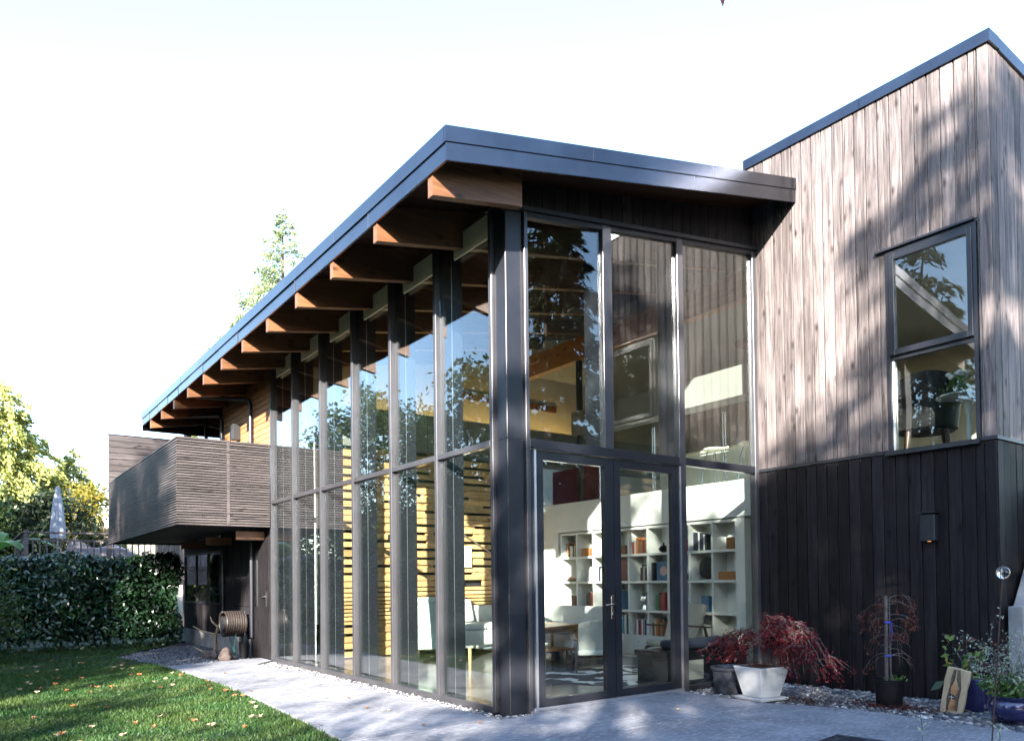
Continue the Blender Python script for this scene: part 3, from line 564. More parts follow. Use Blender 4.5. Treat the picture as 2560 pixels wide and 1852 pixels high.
# ================================================================== BOOKCASE AND BOOKS
BX = 4.40
bc = thing('bookcase', 'white built in bookcase with square cubbies behind the double door', 'bookcase', (BX, 0, 0))
cy0, cp = .8, .4375
colY = [cy0+cp*i for i in range(10)]
rowZ = [.39, .79, 1.255, 1.69, 2.115]
bx('back_panel', M_white, bc, .31, .33, cy0, colY[-1], .05, 2.13)
for y in colY: bx('divider', M_white, bc, 0, .309, y-.016, y+.016, .391, 2.114)
for z in rowZ: bx('shelf', M_white, bc, -.002, .309, cy0-.016, colY[-1]+.016, z-.018, z+.018)
bx('plinth', M_white, bc, .03, .3, cy0, colY[-1], .05, .1)
for i in range(9):
    if i % 2 == 0:
        d = bx('cabinet_door', M_white, bc, -.004, .02, colY[i]+.003, min(colY[i]+2*cp, colY[-1])-.003, .102, .368, .002)
        bx('knob', M_chrome, d, -.02, -.005, colY[i]+.2, colY[i]+.22, .3, .315)
bx('end_panel', M_white, bc, -.003, .33, cy0-.15, cy0-.02, .05, 2.14)
ORD = ['first', 'second', 'third', 'fourth', 'fifth', 'sixth', 'seventh', 'eighth', 'ninth', 'tenth']
RN = ['top', 'second', 'third', 'bottom']
COLS = {'k': ('black', (.015, .015, .018)), 'w': ('white', (.7, .69, .65)), 'c': ('cream', (.6, .54, .42)), 'r': ('red', (.3, .03, .025)), 'm': ('maroon', (.1, .012, .016)), 'o': ('orange', (.5, .16, .05)),
        'n': ('brown', (.17, .08, .035)), 'b': ('blue', (.06, .16, .27)), 'd': ('dark blue', (.02, .035, .08)), 't': ('teal', (.06, .2, .22)), 'g': ('green', (.05, .17, .07)), 'p': ('pink', (.55, .35, .33)), 'y': ('grey', (.25, .25, .26))}
BM = {k: mat('book_'+v[0].replace(' ', '_'), v[1], tuple(x*.75 for x in v[1]), scale=30, rough=.5) for k, v in COLS.items()}
M_page = mat('book_pages', (.66, .62, .52), (.74, .7, .6), scale=60, stretch=(1, 8, 1), rough=.85)
def cubby(r, c): return BX, colY[8-c]+cp-.02, rowZ[3-r]+.0185      # r from top, c from the far left; y is the left (far) inside edge
def book(r, c, k, y, z, h, th, dp, n, lean=0, flat=False):
    me = MB()
    if flat: me.box(.03, .03+h, -dp/2, dp/2, 0, th)
    else: me.box(.05, .05+dp, -th/2, th/2, 0, h)
    big = 'tall' if h > .27 else 'small' if h < .2 else 'thick' if th > .04 else 'slim'
    o = me.build('book', BM[k], None, bevel=.002, loc=(BX, y, z), label='%s %s book, %s %s, %s row, cubby %s of bookcase' % (big, COLS[k][0], ORD[n], 'from stack base' if flat else 'from left', RN[r], ORD[c]), cat='book', group='books on the white bookcase')
    o.rotation_euler = (lean, 0, 0)
    if flat: bx('pages', M_page, o, .034, .026+h, -dp/2-.0004, dp/2+.0004, .004, th-.004)
    else: bx('pages', M_page, o, .056, .046+dp, -th/2+.003, th/2-.003, h-.0035, h+.0006)
def books(r, c, spec, off=.01, hb=.25):
    x, y, z = cubby(r, c); y -= off
    for n, k in enumerate(spec):
        th = R.uniform(.022, .05); h = hb*R.uniform(.82, 1.12); book(r, c, k, y-th/2, z, h, th, R.uniform(.15, .2), n); y -= th+.0012
def stack(r, c, spec, off=.1):
    x, y, z = cubby(r, c)
    for n, k in enumerate(spec):
        th = R.uniform(.02, .035); book(r, c, k, y-off-.1, z, .16, th, R.uniform(.2, .26), n, flat=True); z += th+.001
for a in ((0, 0, 'wbokcwkc', .02, .23), (0, 4, 'rconnnmn', .02, .24), (0, 6, 'pror', .03, .24), (0, 7, 'dkkwkdwk', .02, .26), (1, 2, 'dwpdw', .06, .26), (1, 4, 'kkyk', .2, .23), (1, 5, 'k', .02, .3),
          (2, 0, 'knm', .2, .2), (2, 1, 'kkkmr', .16, .25), (2, 3, 'kwdtb', .03, .3), (2, 5, 'ggkrr', .1, .28), (2, 7, 'bbbb', .16, .24), (3, 1, 'kdyk', .08, .18), (3, 3, 'tbtwtbwt', .02, .28), (3, 4, 'pwkrwydwm', .08, .26), (3, 5, 'nconnonr', .02, .25)): books(*a)
stack(1, 0, 'knp', .12); stack(2, 0, 'cwn', .03) if False else None
def shelf_thing(r, c, name, m, label, cat, mb, off=.2, **k):
    x, y, z = cubby(r, c); return mb.build(name, m, None, loc=(BX, y-off, z), label=label, cat=cat, **k)
shelf_thing(0, 1, 'wooden_box', M_teak, 'brown wooden box on top bookcase row beside a leaning frame', 'box', MB().box(.04, .2, -.13, .1, 0, .14), .15, bevel=.004)
shelf_thing(0, 8, 'wooden_box', M_teak, 'brown wooden cube in the top right cubby', 'box', MB().box(.05, .2, -.1, .05, 0, .17), .25, bevel=.004)
shelf_thing(1, 8, 'wooden_box', M_teak, 'long low brown wooden case on second row, right end', 'box', MB().box(.04, .2, -.14, .16, 0, .12), .22, bevel=.004)
shelf_thing(0, 3, 'small_box', BM['n'], 'small dark brown stacked boxes on top row by door stile', 'box', MB().box(.06, .2, -.1, .12, 0, .05).box(.08, .18, -.07, .05, .051, .15), .2, bevel=.003)
shelf_thing(0, 5, 'round_vase', M_black, 'round black bud vase on top bookcase row', 'vase', MB().lathe([(.03, 0), (.075, .03), (.085, .06), (.06, .1), (.015, .12), (.012, .16)], 16, (.1, 0, 0)), .24, smooth=True)
shelf_thing(1, 7, 'round_plate', M_black, 'large dark round plate standing on second bookcase row', 'plate', MB().tube([(.16, 0, .18), (.18, 0, .18)], [.17, .165], 28), .2, smooth=True)
shelf_thing(1, 3, 'portfolio', BM['m'], 'large dark maroon portfolio filling a second row cubby', 'portfolio', MB().box(.1, .13, -.17, .14, 0, .36), .2, bevel=.004)
pf = shelf_thing(1, 5, 'picture_book', BM['b'], 'large blue picture book with pale round motif facing out', 'book', MB().box(.09, .12, -.15, .13, 0, .3), .22, bevel=.003)
MB().tube([(.0885, -.02, .15), (.0895, -.02, .15)], .075, 18).build('cover_motif', BM['p'], pf)
shelf_thing(1, 1, 'leaning_frame', M_white, 'pale picture frame leaning in second row cubby', 'frame', MB().hexa([(.1, -.12, 0), (.12, -.12, 0), (.12, .1, 0), (.1, .1, 0)], [(.18, -.12, .25), (.2, -.12, .25), (.2, .1, .25), (.18, .1, .25)]), .22)
shelf_thing(0, 1, 'leaning_frame', BM['y'], 'grey frame leaning beside wooden box on top row', 'frame', MB().hexa([(.05, -.02, 0), (.2, -.02, 0), (.2, .0, 0), (.05, .0, 0)], [(.05, -.06, .27), (.2, -.06, .27), (.2, -.04, .27), (.05, -.04, .27)]), .33)
shelf_thing(2, 4, 'silver_head', M_chrome, 'shiny silver head sculpture on third bookcase row', 'sculpture', MB().sphere((.12, 0, .17), (.09, .085, .11), 16, 10).lathe([(.06, 0), (.055, .03), (.04, .08)], 14, (.12, 0, 0)), .24, smooth=True)
shelf_thing(2, 6, 'clay_pot', BM['n'], 'small brown clay pot on third row beside door frame', 'pot', MB().lathe([(.04, 0), (.07, .05), (.06, .12), (.045, .14)], 16, (.1, 0, 0)), .3, smooth=True)
shelf_thing(1, 6, 'dark_wedge', M_black, 'dark wedge shaped sculpture on second bookcase row', 'sculpture', MB().prism([(.08, -.15, 0), (.08, .15, 0), (.08, -.15, .14)], (.1, 0, 0)), .25)
shelf_thing(3, 8, 'green_bowl', M_mint, 'pale green bowl in the bottom right cubby', 'bowl', MB().lathe([(.04, 0), (.1, .05), (.12, .09), (.11, .09), (.05, .02)], 18, (.14, 0, 0)), .2, smooth=True)
vs = thing('glass_planter', 'glass planter with trailing green plant on low bookcase row', 'plant', (BX-.1, 4.3, .4))
MB().lathe([(.14, 0), (.17, .25), (.165, .25), (.13, .01)], 20).build('glass_bowl', M_clear, vs, smooth=True)
nn = 260; a = NP.uniform(0, 6.28, nn); rr = NP.uniform(0, .2, nn)
leaves('foliage', np.stack([rr*np.cos(a), rr*np.sin(a), .33-rr*.9+NP.normal(size=nn)*.03], 1), rdir(nn)*.5+[0, 0, -.8], rdir(nn), .07, .02, L_fern, vs)

# ================================================================== FURNITURE INDOORS
FZ = .05
def legs(parent, pts, m, top, r0=.016, r1=.026, splay=.0, name='leg'):
    for x, y in pts:
        d = Vector((x, y, 0)).normalized()*splay
        MB().tube([(x+d.x, y+d.y, 0), (x, y, top)], [r0, r1], 10).build(name, m, parent, smooth=True)
# pale green high-back armchair, back turned to the side glass
def armchair():
    t = thing('armchair', 'pale green high back armchair with rolled top beside the side glass', 'armchair', (1.28, 3.95, FZ), math.radians(-28))
    P = []; nx, nz = 13, 10
    for side in (0, 1):
        for i in range(nz+1):
            v = i/nz; z = .3+.68*v; wdt = .24+.09*math.sin(math.pi*min(v*1.1, 1))+.03*v; yb_ = -.30-.14*v**1.3
            for k_ in range(nx+1):
                u = k_/nx*2-1; curve = .16*u*u*(1-.35*v); y_ = yb_+curve+(.1 if side else 0)-(.02 if side else 0)
                P.append((u*wdt, y_, z+(.02*(1-u*u) if i == nz else 0)))
    m_ = nx+1; F = []
    for side in (0, 1):
        o_ = side*(nz+1)*m_
        for i in range(nz):
            for k_ in range(nx): q = (o_+i*m_+k_, o_+i*m_+k_+1, o_+(i+1)*m_+k_+1, o_+(i+1)*m_+k_); F.append(q if side == 0 else q[::-1])
    o_ = (nz+1)*m_
    for k_ in range(nx): F.append((k_, o_+k_, o_+k_+1, k_+1)); a_ = nz*m_+k_; F.append((a_, a_+1, o_+a_+1, o_+a_))
    for i in range(nz): F.append((i*m_, (i+1)*m_, o_+(i+1)*m_, o_+i*m_)); a_ = i*m_+nx; F.append((a_, o_+a_, o_+a_+m_, a_+m_))
    MB().add(P, F).build('backrest', M_mint, t, smooth=True)
    MB().tube([(-.3+.05*i, -.40+.14*((-.3+.05*i)/.3)**2*.8, .985-.02*abs(i-6)/6) for i in range(13)], [.03]+[.05]*11+[.03], 12).build('rolled_top', M_mint, t, smooth=True)
    MB().box(-.29, .29, -.3, .32, .27, .42).build('seat', M_mint, t, bevel=.05, seg=3, smooth=True)
    for s in (-1, 1): MB().box(s*.31-.045, s*.31+.045, -.26, .26, .3, .6).build('armrest', M_mint, t, bevel=.04, seg=3, smooth=True)
    legs(t, ((-.24, -.26), (.24, -.26), (-.24, .26), (.24, .26)), M_fir, .28, splay=.05)
armchair()
def sofa(label, loc, rz, L_, blk=False, grp=None):
    t = thing('sofa', label, 'sofa', loc, rz)
    MB().box(-L_/2, L_/2, -.42, .42, .16, .42).build('seat_base', M_fabric, t, bevel=.04, seg=3, smooth=True)
    MB().box(-L_/2, L_/2, .26, .45, .421, .82).build('backrest', M_fabric, t, bevel=.06, seg=3, smooth=True)
    for s in (-1, 1): MB().box(s*(L_/2-.09)-.09, s*(L_/2-.09)+.09, -.42, .255, .421, .62).build('armrest', M_fabric, t, bevel=.05, seg=3, smooth=True)
    n_ = max(1, round((L_-.4)/.75)); wd = (L_-.4)/n_
    for i in range(n_): MB().box(-L_/2+.2+i*wd+.005, -L_/2+.2+(i+1)*wd-.005, -.4, .25, .422, .53).build('seat_cushion', M_fabric, t, bevel=.04, seg=3, smooth=True)
    for sx in (-1, 1):
        for sy in (-1, 1): bx('foot', M_black, t, sx*(L_/2-.15)-.05, sx*(L_/2-.15)+.05, sy*.32-.05, sy*.32+.05, 0, .159)
    return t
sofa('white sofa along the timber stair screen behind the side glass', (2.95, 5.35, FZ), 0, 2.1)
sofa('pale sofa seen end on past the teak table through the door', (3.62, 3.75, FZ), math.radians(-90), 1.5)
def pillow(label, loc, m, rx=.3, rz=0):
    o = MB().box(-.22, .22, -.06, .06, 0, .42).build('cushion', m, None, bevel=.055, seg=4, smooth=True, loc=loc, label=label, cat='cushion'); o.rotation_euler = (-rx, 0, rz)
M_pat = mat('patterned_cushion_cloth', (.04, .07, .08), (.6, .62, .58), scale=26, stretch=(1, 1, .25), rough=.9, lo=.45, hi=.55)
pillow('dark patterned cushion on right end of the white sofa', (3.72, 5.42, FZ+.535), M_pat, .25)
pillow('white square cushion on the white sofa by the screen', (2.75, 5.42, FZ+.535), M_fabric, .28, .05)
# teak table
tb = thing('teak_table', 'teak table with lower shelf seen through the left door leaf', 'table', (2.75, 3.0, FZ), math.radians(20))
MB().box(-.62, .62, -.34, .34, .555, .59).build('tabletop', M_teak, tb, bevel=.01); bx('apron', M_teak, tb, -.52, .52, -.26, .26, .49, .554); bx('lower_shelf', M_teak, tb, -.45, .45, -.2, .2, .2, .22)
legs(tb, ((-.46, -.22), (.46, -.22), (-.46, .22), (.46, .22)), M_teak, .5, .02, .03, .02)
# low glass coffee table
gt = thing('glass_table', 'low glass coffee table behind the side glass near the corner', 'table', (1.75, 2.6, FZ), math.radians(10))
bx('glass_top', M_clear, gt, -.55, .55, -.35, .35, .36, .375); legs(gt, ((-.45, -.27), (.45, -.27), (-.45, .27), (.45, .27)), M_fir, .358)
def lounge(label, loc, rz, m, sc_=1):
    t = thing('lounge_chair', label, 'chair', loc, rz); t.scale = (sc_, sc_, sc_)
    # curved upholstered back
    P = []; F = []; nx, nz = 10, 8
    for sd in (0, 1):
        for i in range(nz+1):
            v = i/nz
            for k_ in range(nx+1):
                u = k_/nx*2-1; P.append((u*(.25+.07*v-.05*v*v), -.18-.3*v+.07*u*u+.06*sd, .34+.56*v-(.04*u*u if i == nz else 0)))
    m_ = nx+1; o_ = (nz+1)*m_
    for sd in (0, 1):
        for i in range(nz):
            for k_ in range(nx): q = (sd*o_+i*m_+k_, sd*o_+i*m_+k_+1, sd*o_+(i+1)*m_+k_+1, sd*o_+(i+1)*m_+k_); F.append(q if sd == 0 else q[::-1])
    for k_ in range(nx): F.append((k_, o_+k_, o_+k_+1, k_+1)); a_ = nz*m_+k_; F.append((a_, a_+1, o_+a_+1, o_+a_))
    for i in range(nz): F.append((i*m_, (i+1)*m_, o_+(i+1)*m_, o_+i*m_)); a_ = i*m_+nx; F.append((a_, o_+a_, o_+a_+m_, a_+m_))
    MB().add(P, F).build('backrest', m, t, smooth=True)
    MB().hexa([(-.29, -.22, .26), (.29, -.22, .26), (.29, .33, .32), (-.29, .33, .32)], [(-.29, -.22, .36), (.29, -.22, .36), (.29, .33, .42), (-.29, .33, .42)]).build('seat', m, t, bevel=.04, seg=3, smooth=True)
    for s in (-1, 1):
        MB().tube([(s*.33, -.5, 0), (s*.32, -.3, .4), (s*.31, -.24, .58)], [.016, .026, .018], 8).build('leg', M_legdark, t, smooth=True)
        MB().tube([(s*.34, .42, 0), (s*.33, .25, .3), (s*.32, -.28, .34)], [.014, .024, .02], 8).build('leg', M_legdark, t, smooth=True)
        MB().hexa([(s*.33-.03, -.34, .55), (s*.33+.03, -.34, .55), (s*.33+.03, .25, .6), (s*.33-.03, .25, .6)], [(s*.33-.03, -.34, .575), (s*.33+.03, -.34, .575), (s*.33+.03, .25, .625), (s*.33-.03, .25, .625)]).build('armrest', M_legdark, t, bevel=.01)
    bx('crossbar', M_legdark, t, -.31, .31, -.02, .03, .2, .25)
lounge('pale upholstered lounge chair with dark legs on the cowhide rug', (2.8, 2.05, FZ+.006), math.radians(-35), M_fabric, .76)
lounge('beige lounge chair with dark arms in front of right end of bookcase', (3.75, 1.35, FZ), math.radians(100), M_beige)
# cowhide
a = np.linspace(0, 2*math.pi, 40, endpoint=False); rr = 1+.13*np.sin(3*a+.5)+.1*np.sin(5*a)+.05*np.sin(9*a)
rug = MB().prism([(1.05*r*math.cos(t_), .75*r*math.sin(t_), 0) for r, t_ in zip(rr, a)], (0, 0, .005)).build('cowhide_rug', M_cow, None, loc=(2.35, 1.45, FZ+.0005), rz=.3, label='black and white cowhide rug on the concrete floor', cat='rug')
# black hearth bench along the front glass
hb = thing('hearth_bench', 'long black bench inside the front glass right of door', 'bench', (3.0, .36, FZ))
MB().box(-.72, .72, -.25, .25, 0, .34).build('base', M_black, hb, bevel=.005); MB().box(-.75, .75, -.27, .27, .341, .40).build('top_slab', M_black, hb, bevel=.006); bx('front_panel', M_grey, hb, -.65, -.1, -.2525, -.2505, .05, .28)
pl = MB().box(-.5, .55, -.2, .2, 0, .1).build('bench_cushion', mat('navy_cloth', (.02, .024, .045), rough=.9), None, bevel=.04, seg=3, smooth=True, loc=(3.1, .36, FZ+.4), label='dark navy cushion lying on the black bench', cat='cushion')
ar = bx('canvas_print', M_white, None, 2.97, 3.23, 5.9, 5.945, 1.55, 1.94, .004); tag(ar, 'small white box canvas hung on the timber stair screen', 'picture')
pa = bx('hanging_scroll', M_white, None, .45, .62, 6.6, 6.62, .6, 2.75, .003); tag(pa, 'tall narrow white panel standing left of the timber screen', 'panel')
# mezzanine
mp_ = bx('maroon_cabinet', M_maroon, None, 5.2, 5.7, 4.6, 6.0, 2.645, 3.45, .005); tag(mp_, 'dark maroon cabinet on the mezzanine behind the glass railing', 'cabinet')
ki = bx('kitchen_island', M_white, None, 6.2, 7.2, 1.2, 4.0, 2.645, 3.5, .006); tag(ki, 'white kitchen island on the mezzanine seen through right door', 'counter'); bx('worktop', M_tan, ki, 6.15, 7.25, 1.15, 4.05, 3.501, 3.54)
for i, (x, y, lb) in enumerate(((5.1, 1.05, 'wire bar stool nearest the board wall behind mezzanine railing'), (5.1, 1.75, 'wire bar stool second from the board wall behind railing'), (5.1, .45, 'wire bar stool behind the railing beside the glass corner'))):
    st = thing('bar_stool', lb, 'stool', (x, y, 2.64), group='wire stools on the mezzanine'); MB().lathe([(.17, .64), (.18, .655), (.17, .67)], 20).build('seat', M_tan, st, smooth=True)
    for k_ in range(4):
        q = math.pi/4+k_*math.pi/2; MB().tube([(.2*math.cos(q), .2*math.sin(q), 0), (.17*math.cos(q), .17*math.sin(q), .45), (.1*math.cos(q), .1*math.sin(q), .64)], .007, 6).build('leg', M_chrome, st, smooth=True)
clk = MB().tube([(9.27, 2.2, 4.2), (9.295, 2.2, 4.2)], .2, 24).build('wall_clock', M_grey, None, label='round grey clock on the far mezzanine wall', cat='clock')
# upper room at the window
tt = thing('tulip_table', 'white round pedestal table inside the upper window', 'table', (4.75, -2.2, 2.62))
MB().lathe([(.0, .0), (.2, .0), (.19, .015), (.05, .05), (.025, .2), (.022, .45), (.05, .62), (.11, .66)], 24).build('pedestal', M_white, tt, smooth=True); MB().lathe([(.0, .662), (.3, .662), (.33, .675), (.31, .69), (0, .69)], 32).build('tabletop', M_white, tt, smooth=True)
fv = thing('flower_vase', 'vase of white flowers on the round table in upper window', 'vase', (4.7, -2.13, 3.31))
MB().lathe([(.045, 0), (.06, .08), (.05, .15), (.045, .15), (.04, .01)], 16).build('glass_vase', M_clear, fv, smooth=True)
nn = 90; leaves('stems_and_leaves', NP.normal(size=(nn, 3))*[.05, .05, .06]+[0, 0, .15], rdir(nn)+[0, 0, 1], rdir(nn), .08, .03, L_fern, fv)
for i in range(14):
    a_ = R.uniform(0, 6.28); q = R.uniform(0, .11); MB().sphere((q*math.cos(a_), q*math.sin(a_), .27+R.uniform(-.03, .03)-q*.4), (.034, .034, .026), 8, 5).build('blossom', M_flower, fv)
ch = thing('shell_chair', 'dark shell armchair inside upper window left of round table', 'chair', (4.95, -1.62, 2.62), math.radians(-60))
P = []; F = []; nx, nz = 14, 9
for sd in (0, 1):
    for i in range(nz+1):
        v = i/nz
        for k_ in range(nx+1):
            u = k_/nx*2-1; an = u*1.75; rad = .34+.05*v-.03*sd; hh = .40+(.62*v)*(1-.45*u*u)
            P.append((rad*math.sin(an), -rad*math.cos(an)-.08*v, hh))
m_ = nx+1; o_ = (nz+1)*m_
for sd in (0, 1):
    for i in range(nz):
        for k_ in range(nx): q = (sd*o_+i*m_+k_, sd*o_+i*m_+k_+1, sd*o_+(i+1)*m_+k_+1, sd*o_+(i+1)*m_+k_); F.append(q if sd == 0 else q[::-1])
for k_ in range(nx): a_ = nz*m_+k_; F.append((a_, a_+1, o_+a_+1, o_+a_))
for i in range(nz): F.append((i*m_, (i+1)*m_, o_+(i+1)*m_, o_+i*m_)); a_ = i*m_+nx; F.append((a_, o_+a_, o_+a_+m_, a_+m_))
MB().add(P, F).build('shell', M_dark, ch, smooth=True); MB().lathe([(0, .37), (.31, .38), (.33, .42), (.3, .46), (0, .47)], 24).build('seat', M_dark, ch, smooth=True)
legs(ch, ((-.2, -.2), (.2, -.2), (-.2, .2), (.2, .2)), M_legdark, .38, splay=.06)

# ================================================================== OUTDOOR OBJECTS BY THE HOUSE
hr = thing('hose_reel', 'brown garden hose coiled on a wall reel under the balcony', 'hose reel', (-.06, 8.2, 0))
pts = []
for k_ in range(9*20):
    t_ = k_/20; pts.append((-.46+t_*.04, .21*math.sin(2*math.pi*t_), .6+.21*math.cos(2*math.pi*t_)))
MB().tube(pts, .02, 6).build('hose', M_hose, hr, smooth=True); MB().tube([(-.0, 0, .6), (-.055, 0, .6)], .16, 12).build('bracket', M_dark, hr)
MB().tube([(-.47, 0, .6), (-.06, 0, .6)], .13, 16).build('drum', M_dark, hr)
MB().tube([(-.3, -.25, .42), (-.34, -.27, .2), (-.3, -.2, .06), (-.25, -.05, .05), (-.28, .1, .2), (-.3, .2, .4)], .009, 8).build('loose_end', M_ghose, hr, smooth=True)
bx('mounting_post', M_dark, hr, -.12, -.05, -.03, .05, 0, .62)
an_ = thing('antler', 'large branching antler leaning on the gravel beside hose reel', 'antler', (-.5, 8.95, -.02))
MB().tube([(0, 0, .03), (.03, -.1, .12), (.02, -.1, .38), (.06, -.18, .55), (.16, -.3, .72)], [.035, .034, .032, .026, .01], 10).build('main_beam', M_antler, an_, smooth=True)
for pts_, rr_ in (([(.02, -.1, .4), (-.12, .12, .44), (-.25, .4, .55)], [.026, .02, .006]), ([(.05, -.17, .54), (-.03, -.08, .64), (-.06, -.07, .74)], [.022, .016, .005]), ([(0, -.03, .06), (-.15, .12, .09), (-.28, .3, .18)], [.026, .018, .005])): MB().tube(pts_, rr_, 8).build('tine', M_antler, an_, smooth=True)
def rock(label, loc, s, seed, m):
    b = bmesh.new(); bmesh.ops.create_icosphere(b, subdivisions=3, radius=1); rg = random.Random(seed); ph = [rg.uniform(0, 6) for _ in range(6)]
    for v in b.verts: q = v.co; f = 1+.16*math.sin(3*q.x+ph[0])+.14*math.sin(4*q.y+ph[1])+.1*math.sin(5*q.z+ph[2])+.05*math.sin(11*q.x+ph[3])*math.sin(9*q.y); v.co = Vector((q.x*s[0]*f, q.y*s[1]*f, max(q.z*s[2]*f, -s[2]*.55)+s[2]*.5))
    me = bpy.data.meshes.new('rock'); b.to_mesh(me); b.free(); me.polygons.foreach_set('use_smooth', [True]*len(me.polygons)); ob('rock', me, m, None, loc, label=label, cat='rock', group='rocks under the hose reel')
M_rock = mat('brown_rock', (.05, .035, .03), (.13, .095, .08), scale=12, rough=.85, bump=.6, bscale=30)
rock('large angular brown rock on gravel below the hose reel', (-.55, 7.95, -.02), (.12, .2, .13), 3, M_rock)
rock('smooth dark rock on gravel at the antler foot', (-.62, 8.75, -.02), (.12, .16, .08), 5, M_rock)
rock('small reddish rock between antler and larger rock', (-.62, 8.35, -.02), (.08, .1, .09), 8, M_rock)
bk = thing('umbrella_bin', 'small black bin standing beside the dark side door', 'bin', (-.2, 8.05, -.03)); MB().lathe([(.07, 0), (.085, .3), (.08, .3), (.066, .02)], 16).build('shell', M_blackpot, bk, smooth=True); MB().tube([(.02, 0, .02), (.03, .02, .85)], .012, 8).build('stick', M_steel, bk)
# warm lamp seen in the lower window
lp = thing('table_lamp', 'amber table lamp glowing inside the lower window', 'lamp', (.35, 10.6, .75)); MB().lathe([(.13, .2), (.06, .45), (.05, .45), (.12, .2)], 18).build('lamp_shade', M_amber, lp, smooth=True); MB().lathe([(.06, 0), (.05, .02), (.015, .05), (.012, .22)], 12).build('stem', M_dark, lp, smooth=True)
sc2 = MB().prism([(3.90, -3.04, -.03), (3.90, -3.04, .99), (4.02, -3.04, .99), (4.9, -3.04, 2.2), (6.4, -3.04, 2.2), (6.4, -3.04, -.03)], (0, .14, 0)).build('stair_wall', M_foundation, None, bevel=.008, label='pale concrete stair wall with sloping top at right edge', cat='wall')
tag(sc2); bx('hand_plate', M_steel, sc2, 3.9, 3.96, -3.07, -3.041, .3, .72)
dg = thing('door_mat', 'dark woven doormat at the bottom edge of the patio', 'mat', (1.14, -2.93, .0205), math.radians(8)); MB().box(-.26, .3, -.3, .28, 0, .012).build('mat_base', M_blackpot, dg, bevel=.004)
for i in range(9): bx('mat_rib', M_oldpot, dg, -.24+i*.058, -.24+i*.058+.04, -.28, .26, .0121, .017)

# ------------------------------------------------------------------ pots and plants on the right
def twig(mb, p, d, L_, r, rg, droop, out, depth=0, kids=2):
    """recursive drooping branch; collects leaf points in out"""
    pts = [Vector(p)]; d = Vector(d).normalized(); n_ = 6
    for i in range(n_):
        d = (d+Vector((rg.uniform(-.18, .18), rg.uniform(-.18, .18), -droop*(i+1)/n_+rg.uniform(-.08, .08)))).normalized(); pts.append(pts[-1]+d*L_/n_)
        if depth > 0: out.append((pts[-1].copy(), d.copy()))
    mb.tube(pts, [r*(1-.75*i/n_) for i in range(n_+1)], 5)
    if depth < 2:
        for i in range(kids):
            k_ = rg.randint(2, n_); dd = (d+Vector((rg.uniform(-.9, .9), rg.uniform(-.9, .9), rg.uniform(-.2, .5)))).normalized(); twig(mb, pts[k_], dd, L_*rg.uniform(.45, .75), r*.5, rg, droop*1.2, out, depth+1, kids)
def leaf_cloud(name, out, per, jit, ln, wd, m, parent, hang=.6):
    C = []; A = []
    for p, d in out:
        for _ in range(per): C.append((p.x+R.gauss(0, jit), p.y+R.gauss(0, jit), p.z+R.gauss(0, jit)-.02)); A.append((d.x*.5+R.gauss(0, .5), d.y*.5+R.gauss(0, .5), -hang+R.gauss(0, .4)))
    return leaves(name, C, A, rdir(len(C)), NP.uniform(.7, 1.2, len(C))*ln, wd, m, parent)
# weeping red maple in a square white pot
WP = (2.52, -1.02, .02)
wp = thing('white_pot', 'square tapered white pot holding the weeping red maple', 'pot', WP, math.radians(-8))
def sq(mb, r0_, z0, r1, z1): mb.hexa([(-r0_, -r0_, z0), (r0_, -r0_, z0), (r0_, r0_, z0), (-r0_, r0_, z0)], [(-r1, -r1, z1), (r1, -r1, z1), (r1, r1, z1), (-r1, r1, z1)]); return mb
sq(MB(), .135, .03, .205, .345).build('pot_body', M_whitepot, wp, bevel=.006); sq(MB(), .19, 0, .2, .028).build('saucer', M_whitepot, wp, bevel=.004); sq(MB(), .175, .33, .18, .3455).build('soil', M_soil, wp)
mp2 = thing('weeping_maple', 'weeping red maple arching out of the white pot', 'maple', (WP[0], WP[1], .36))
rg = random.Random(21); mbt = MB(); out = []
mbt.tube([(0, 0, -.02), (.01, .01, .12), (-.01, .0, .26), (.0, -.02, .36)], [.014, .012, .009, .007], 7)
def strand(p0, apex, tip, r_, n_=12):
    p0, apex, tip = Vector(p0), Vector(apex), Vector(tip); pts = []
    for i in range(n_+1): t_ = i/n_; q = p0*(1-t_)**2+apex*2*t_*(1-t_)+tip*t_*t_; pts.append(q+Vector((rg.gauss(0, .008), rg.gauss(0, .008), rg.gauss(0, .006))))
    mbt.tube(pts, [r_*(1-.85*i/n_)+.0012 for i in range(n_+1)], 5)
    for i in range(3, n_+1): out.append((pts[i], (pts[i]-pts[i-1]).normalized()))
    return pts
for k_ in range(34):                               # right hand mound, arching away from the trunk
    ty = -rg.uniform(.15, .8); tx = rg.uniform(-.3, .35); tz = rg.uniform(-.12, .25) if ty < -.45 else rg.uniform(.1, .35)
    p = strand((0, -.01, rg.uniform(.2, .36)), (tx*.55, ty*.62, rg.uniform(.6, .82)), (tx, ty, tz), .0055)
    for q in range(3): i = rg.randint(5, 11); c_ = p[i]; strand(c_, c_+Vector((rg.uniform(-.1, .1), rg.uniform(-.12, .06), .04)), c_+Vector((rg.uniform(-.16, .16), rg.uniform(-.2, .08), -rg.uniform(.08, .24))), .0028, 7)
for k_ in range(9):                                # thinner limbs to the left
    ty = rg.uniform(.25, .85); p = strand((0, 0, rg.uniform(.24, .36)), (rg.uniform(-.1, .15), ty*.55, rg.uniform(.42, .56)), (rg.uniform(-.2, .2), ty, rg.uniform(-.05, .2)), .0045)
    for q in range(2): i = rg.randint(4, 11); c_ = p[i]; strand(c_, c_+Vector((0, .05, .02)), c_+Vector((rg.uniform(-.12, .12), rg.uniform(-.05, .16), -rg.uniform(.05, .16))), .0025, 6)
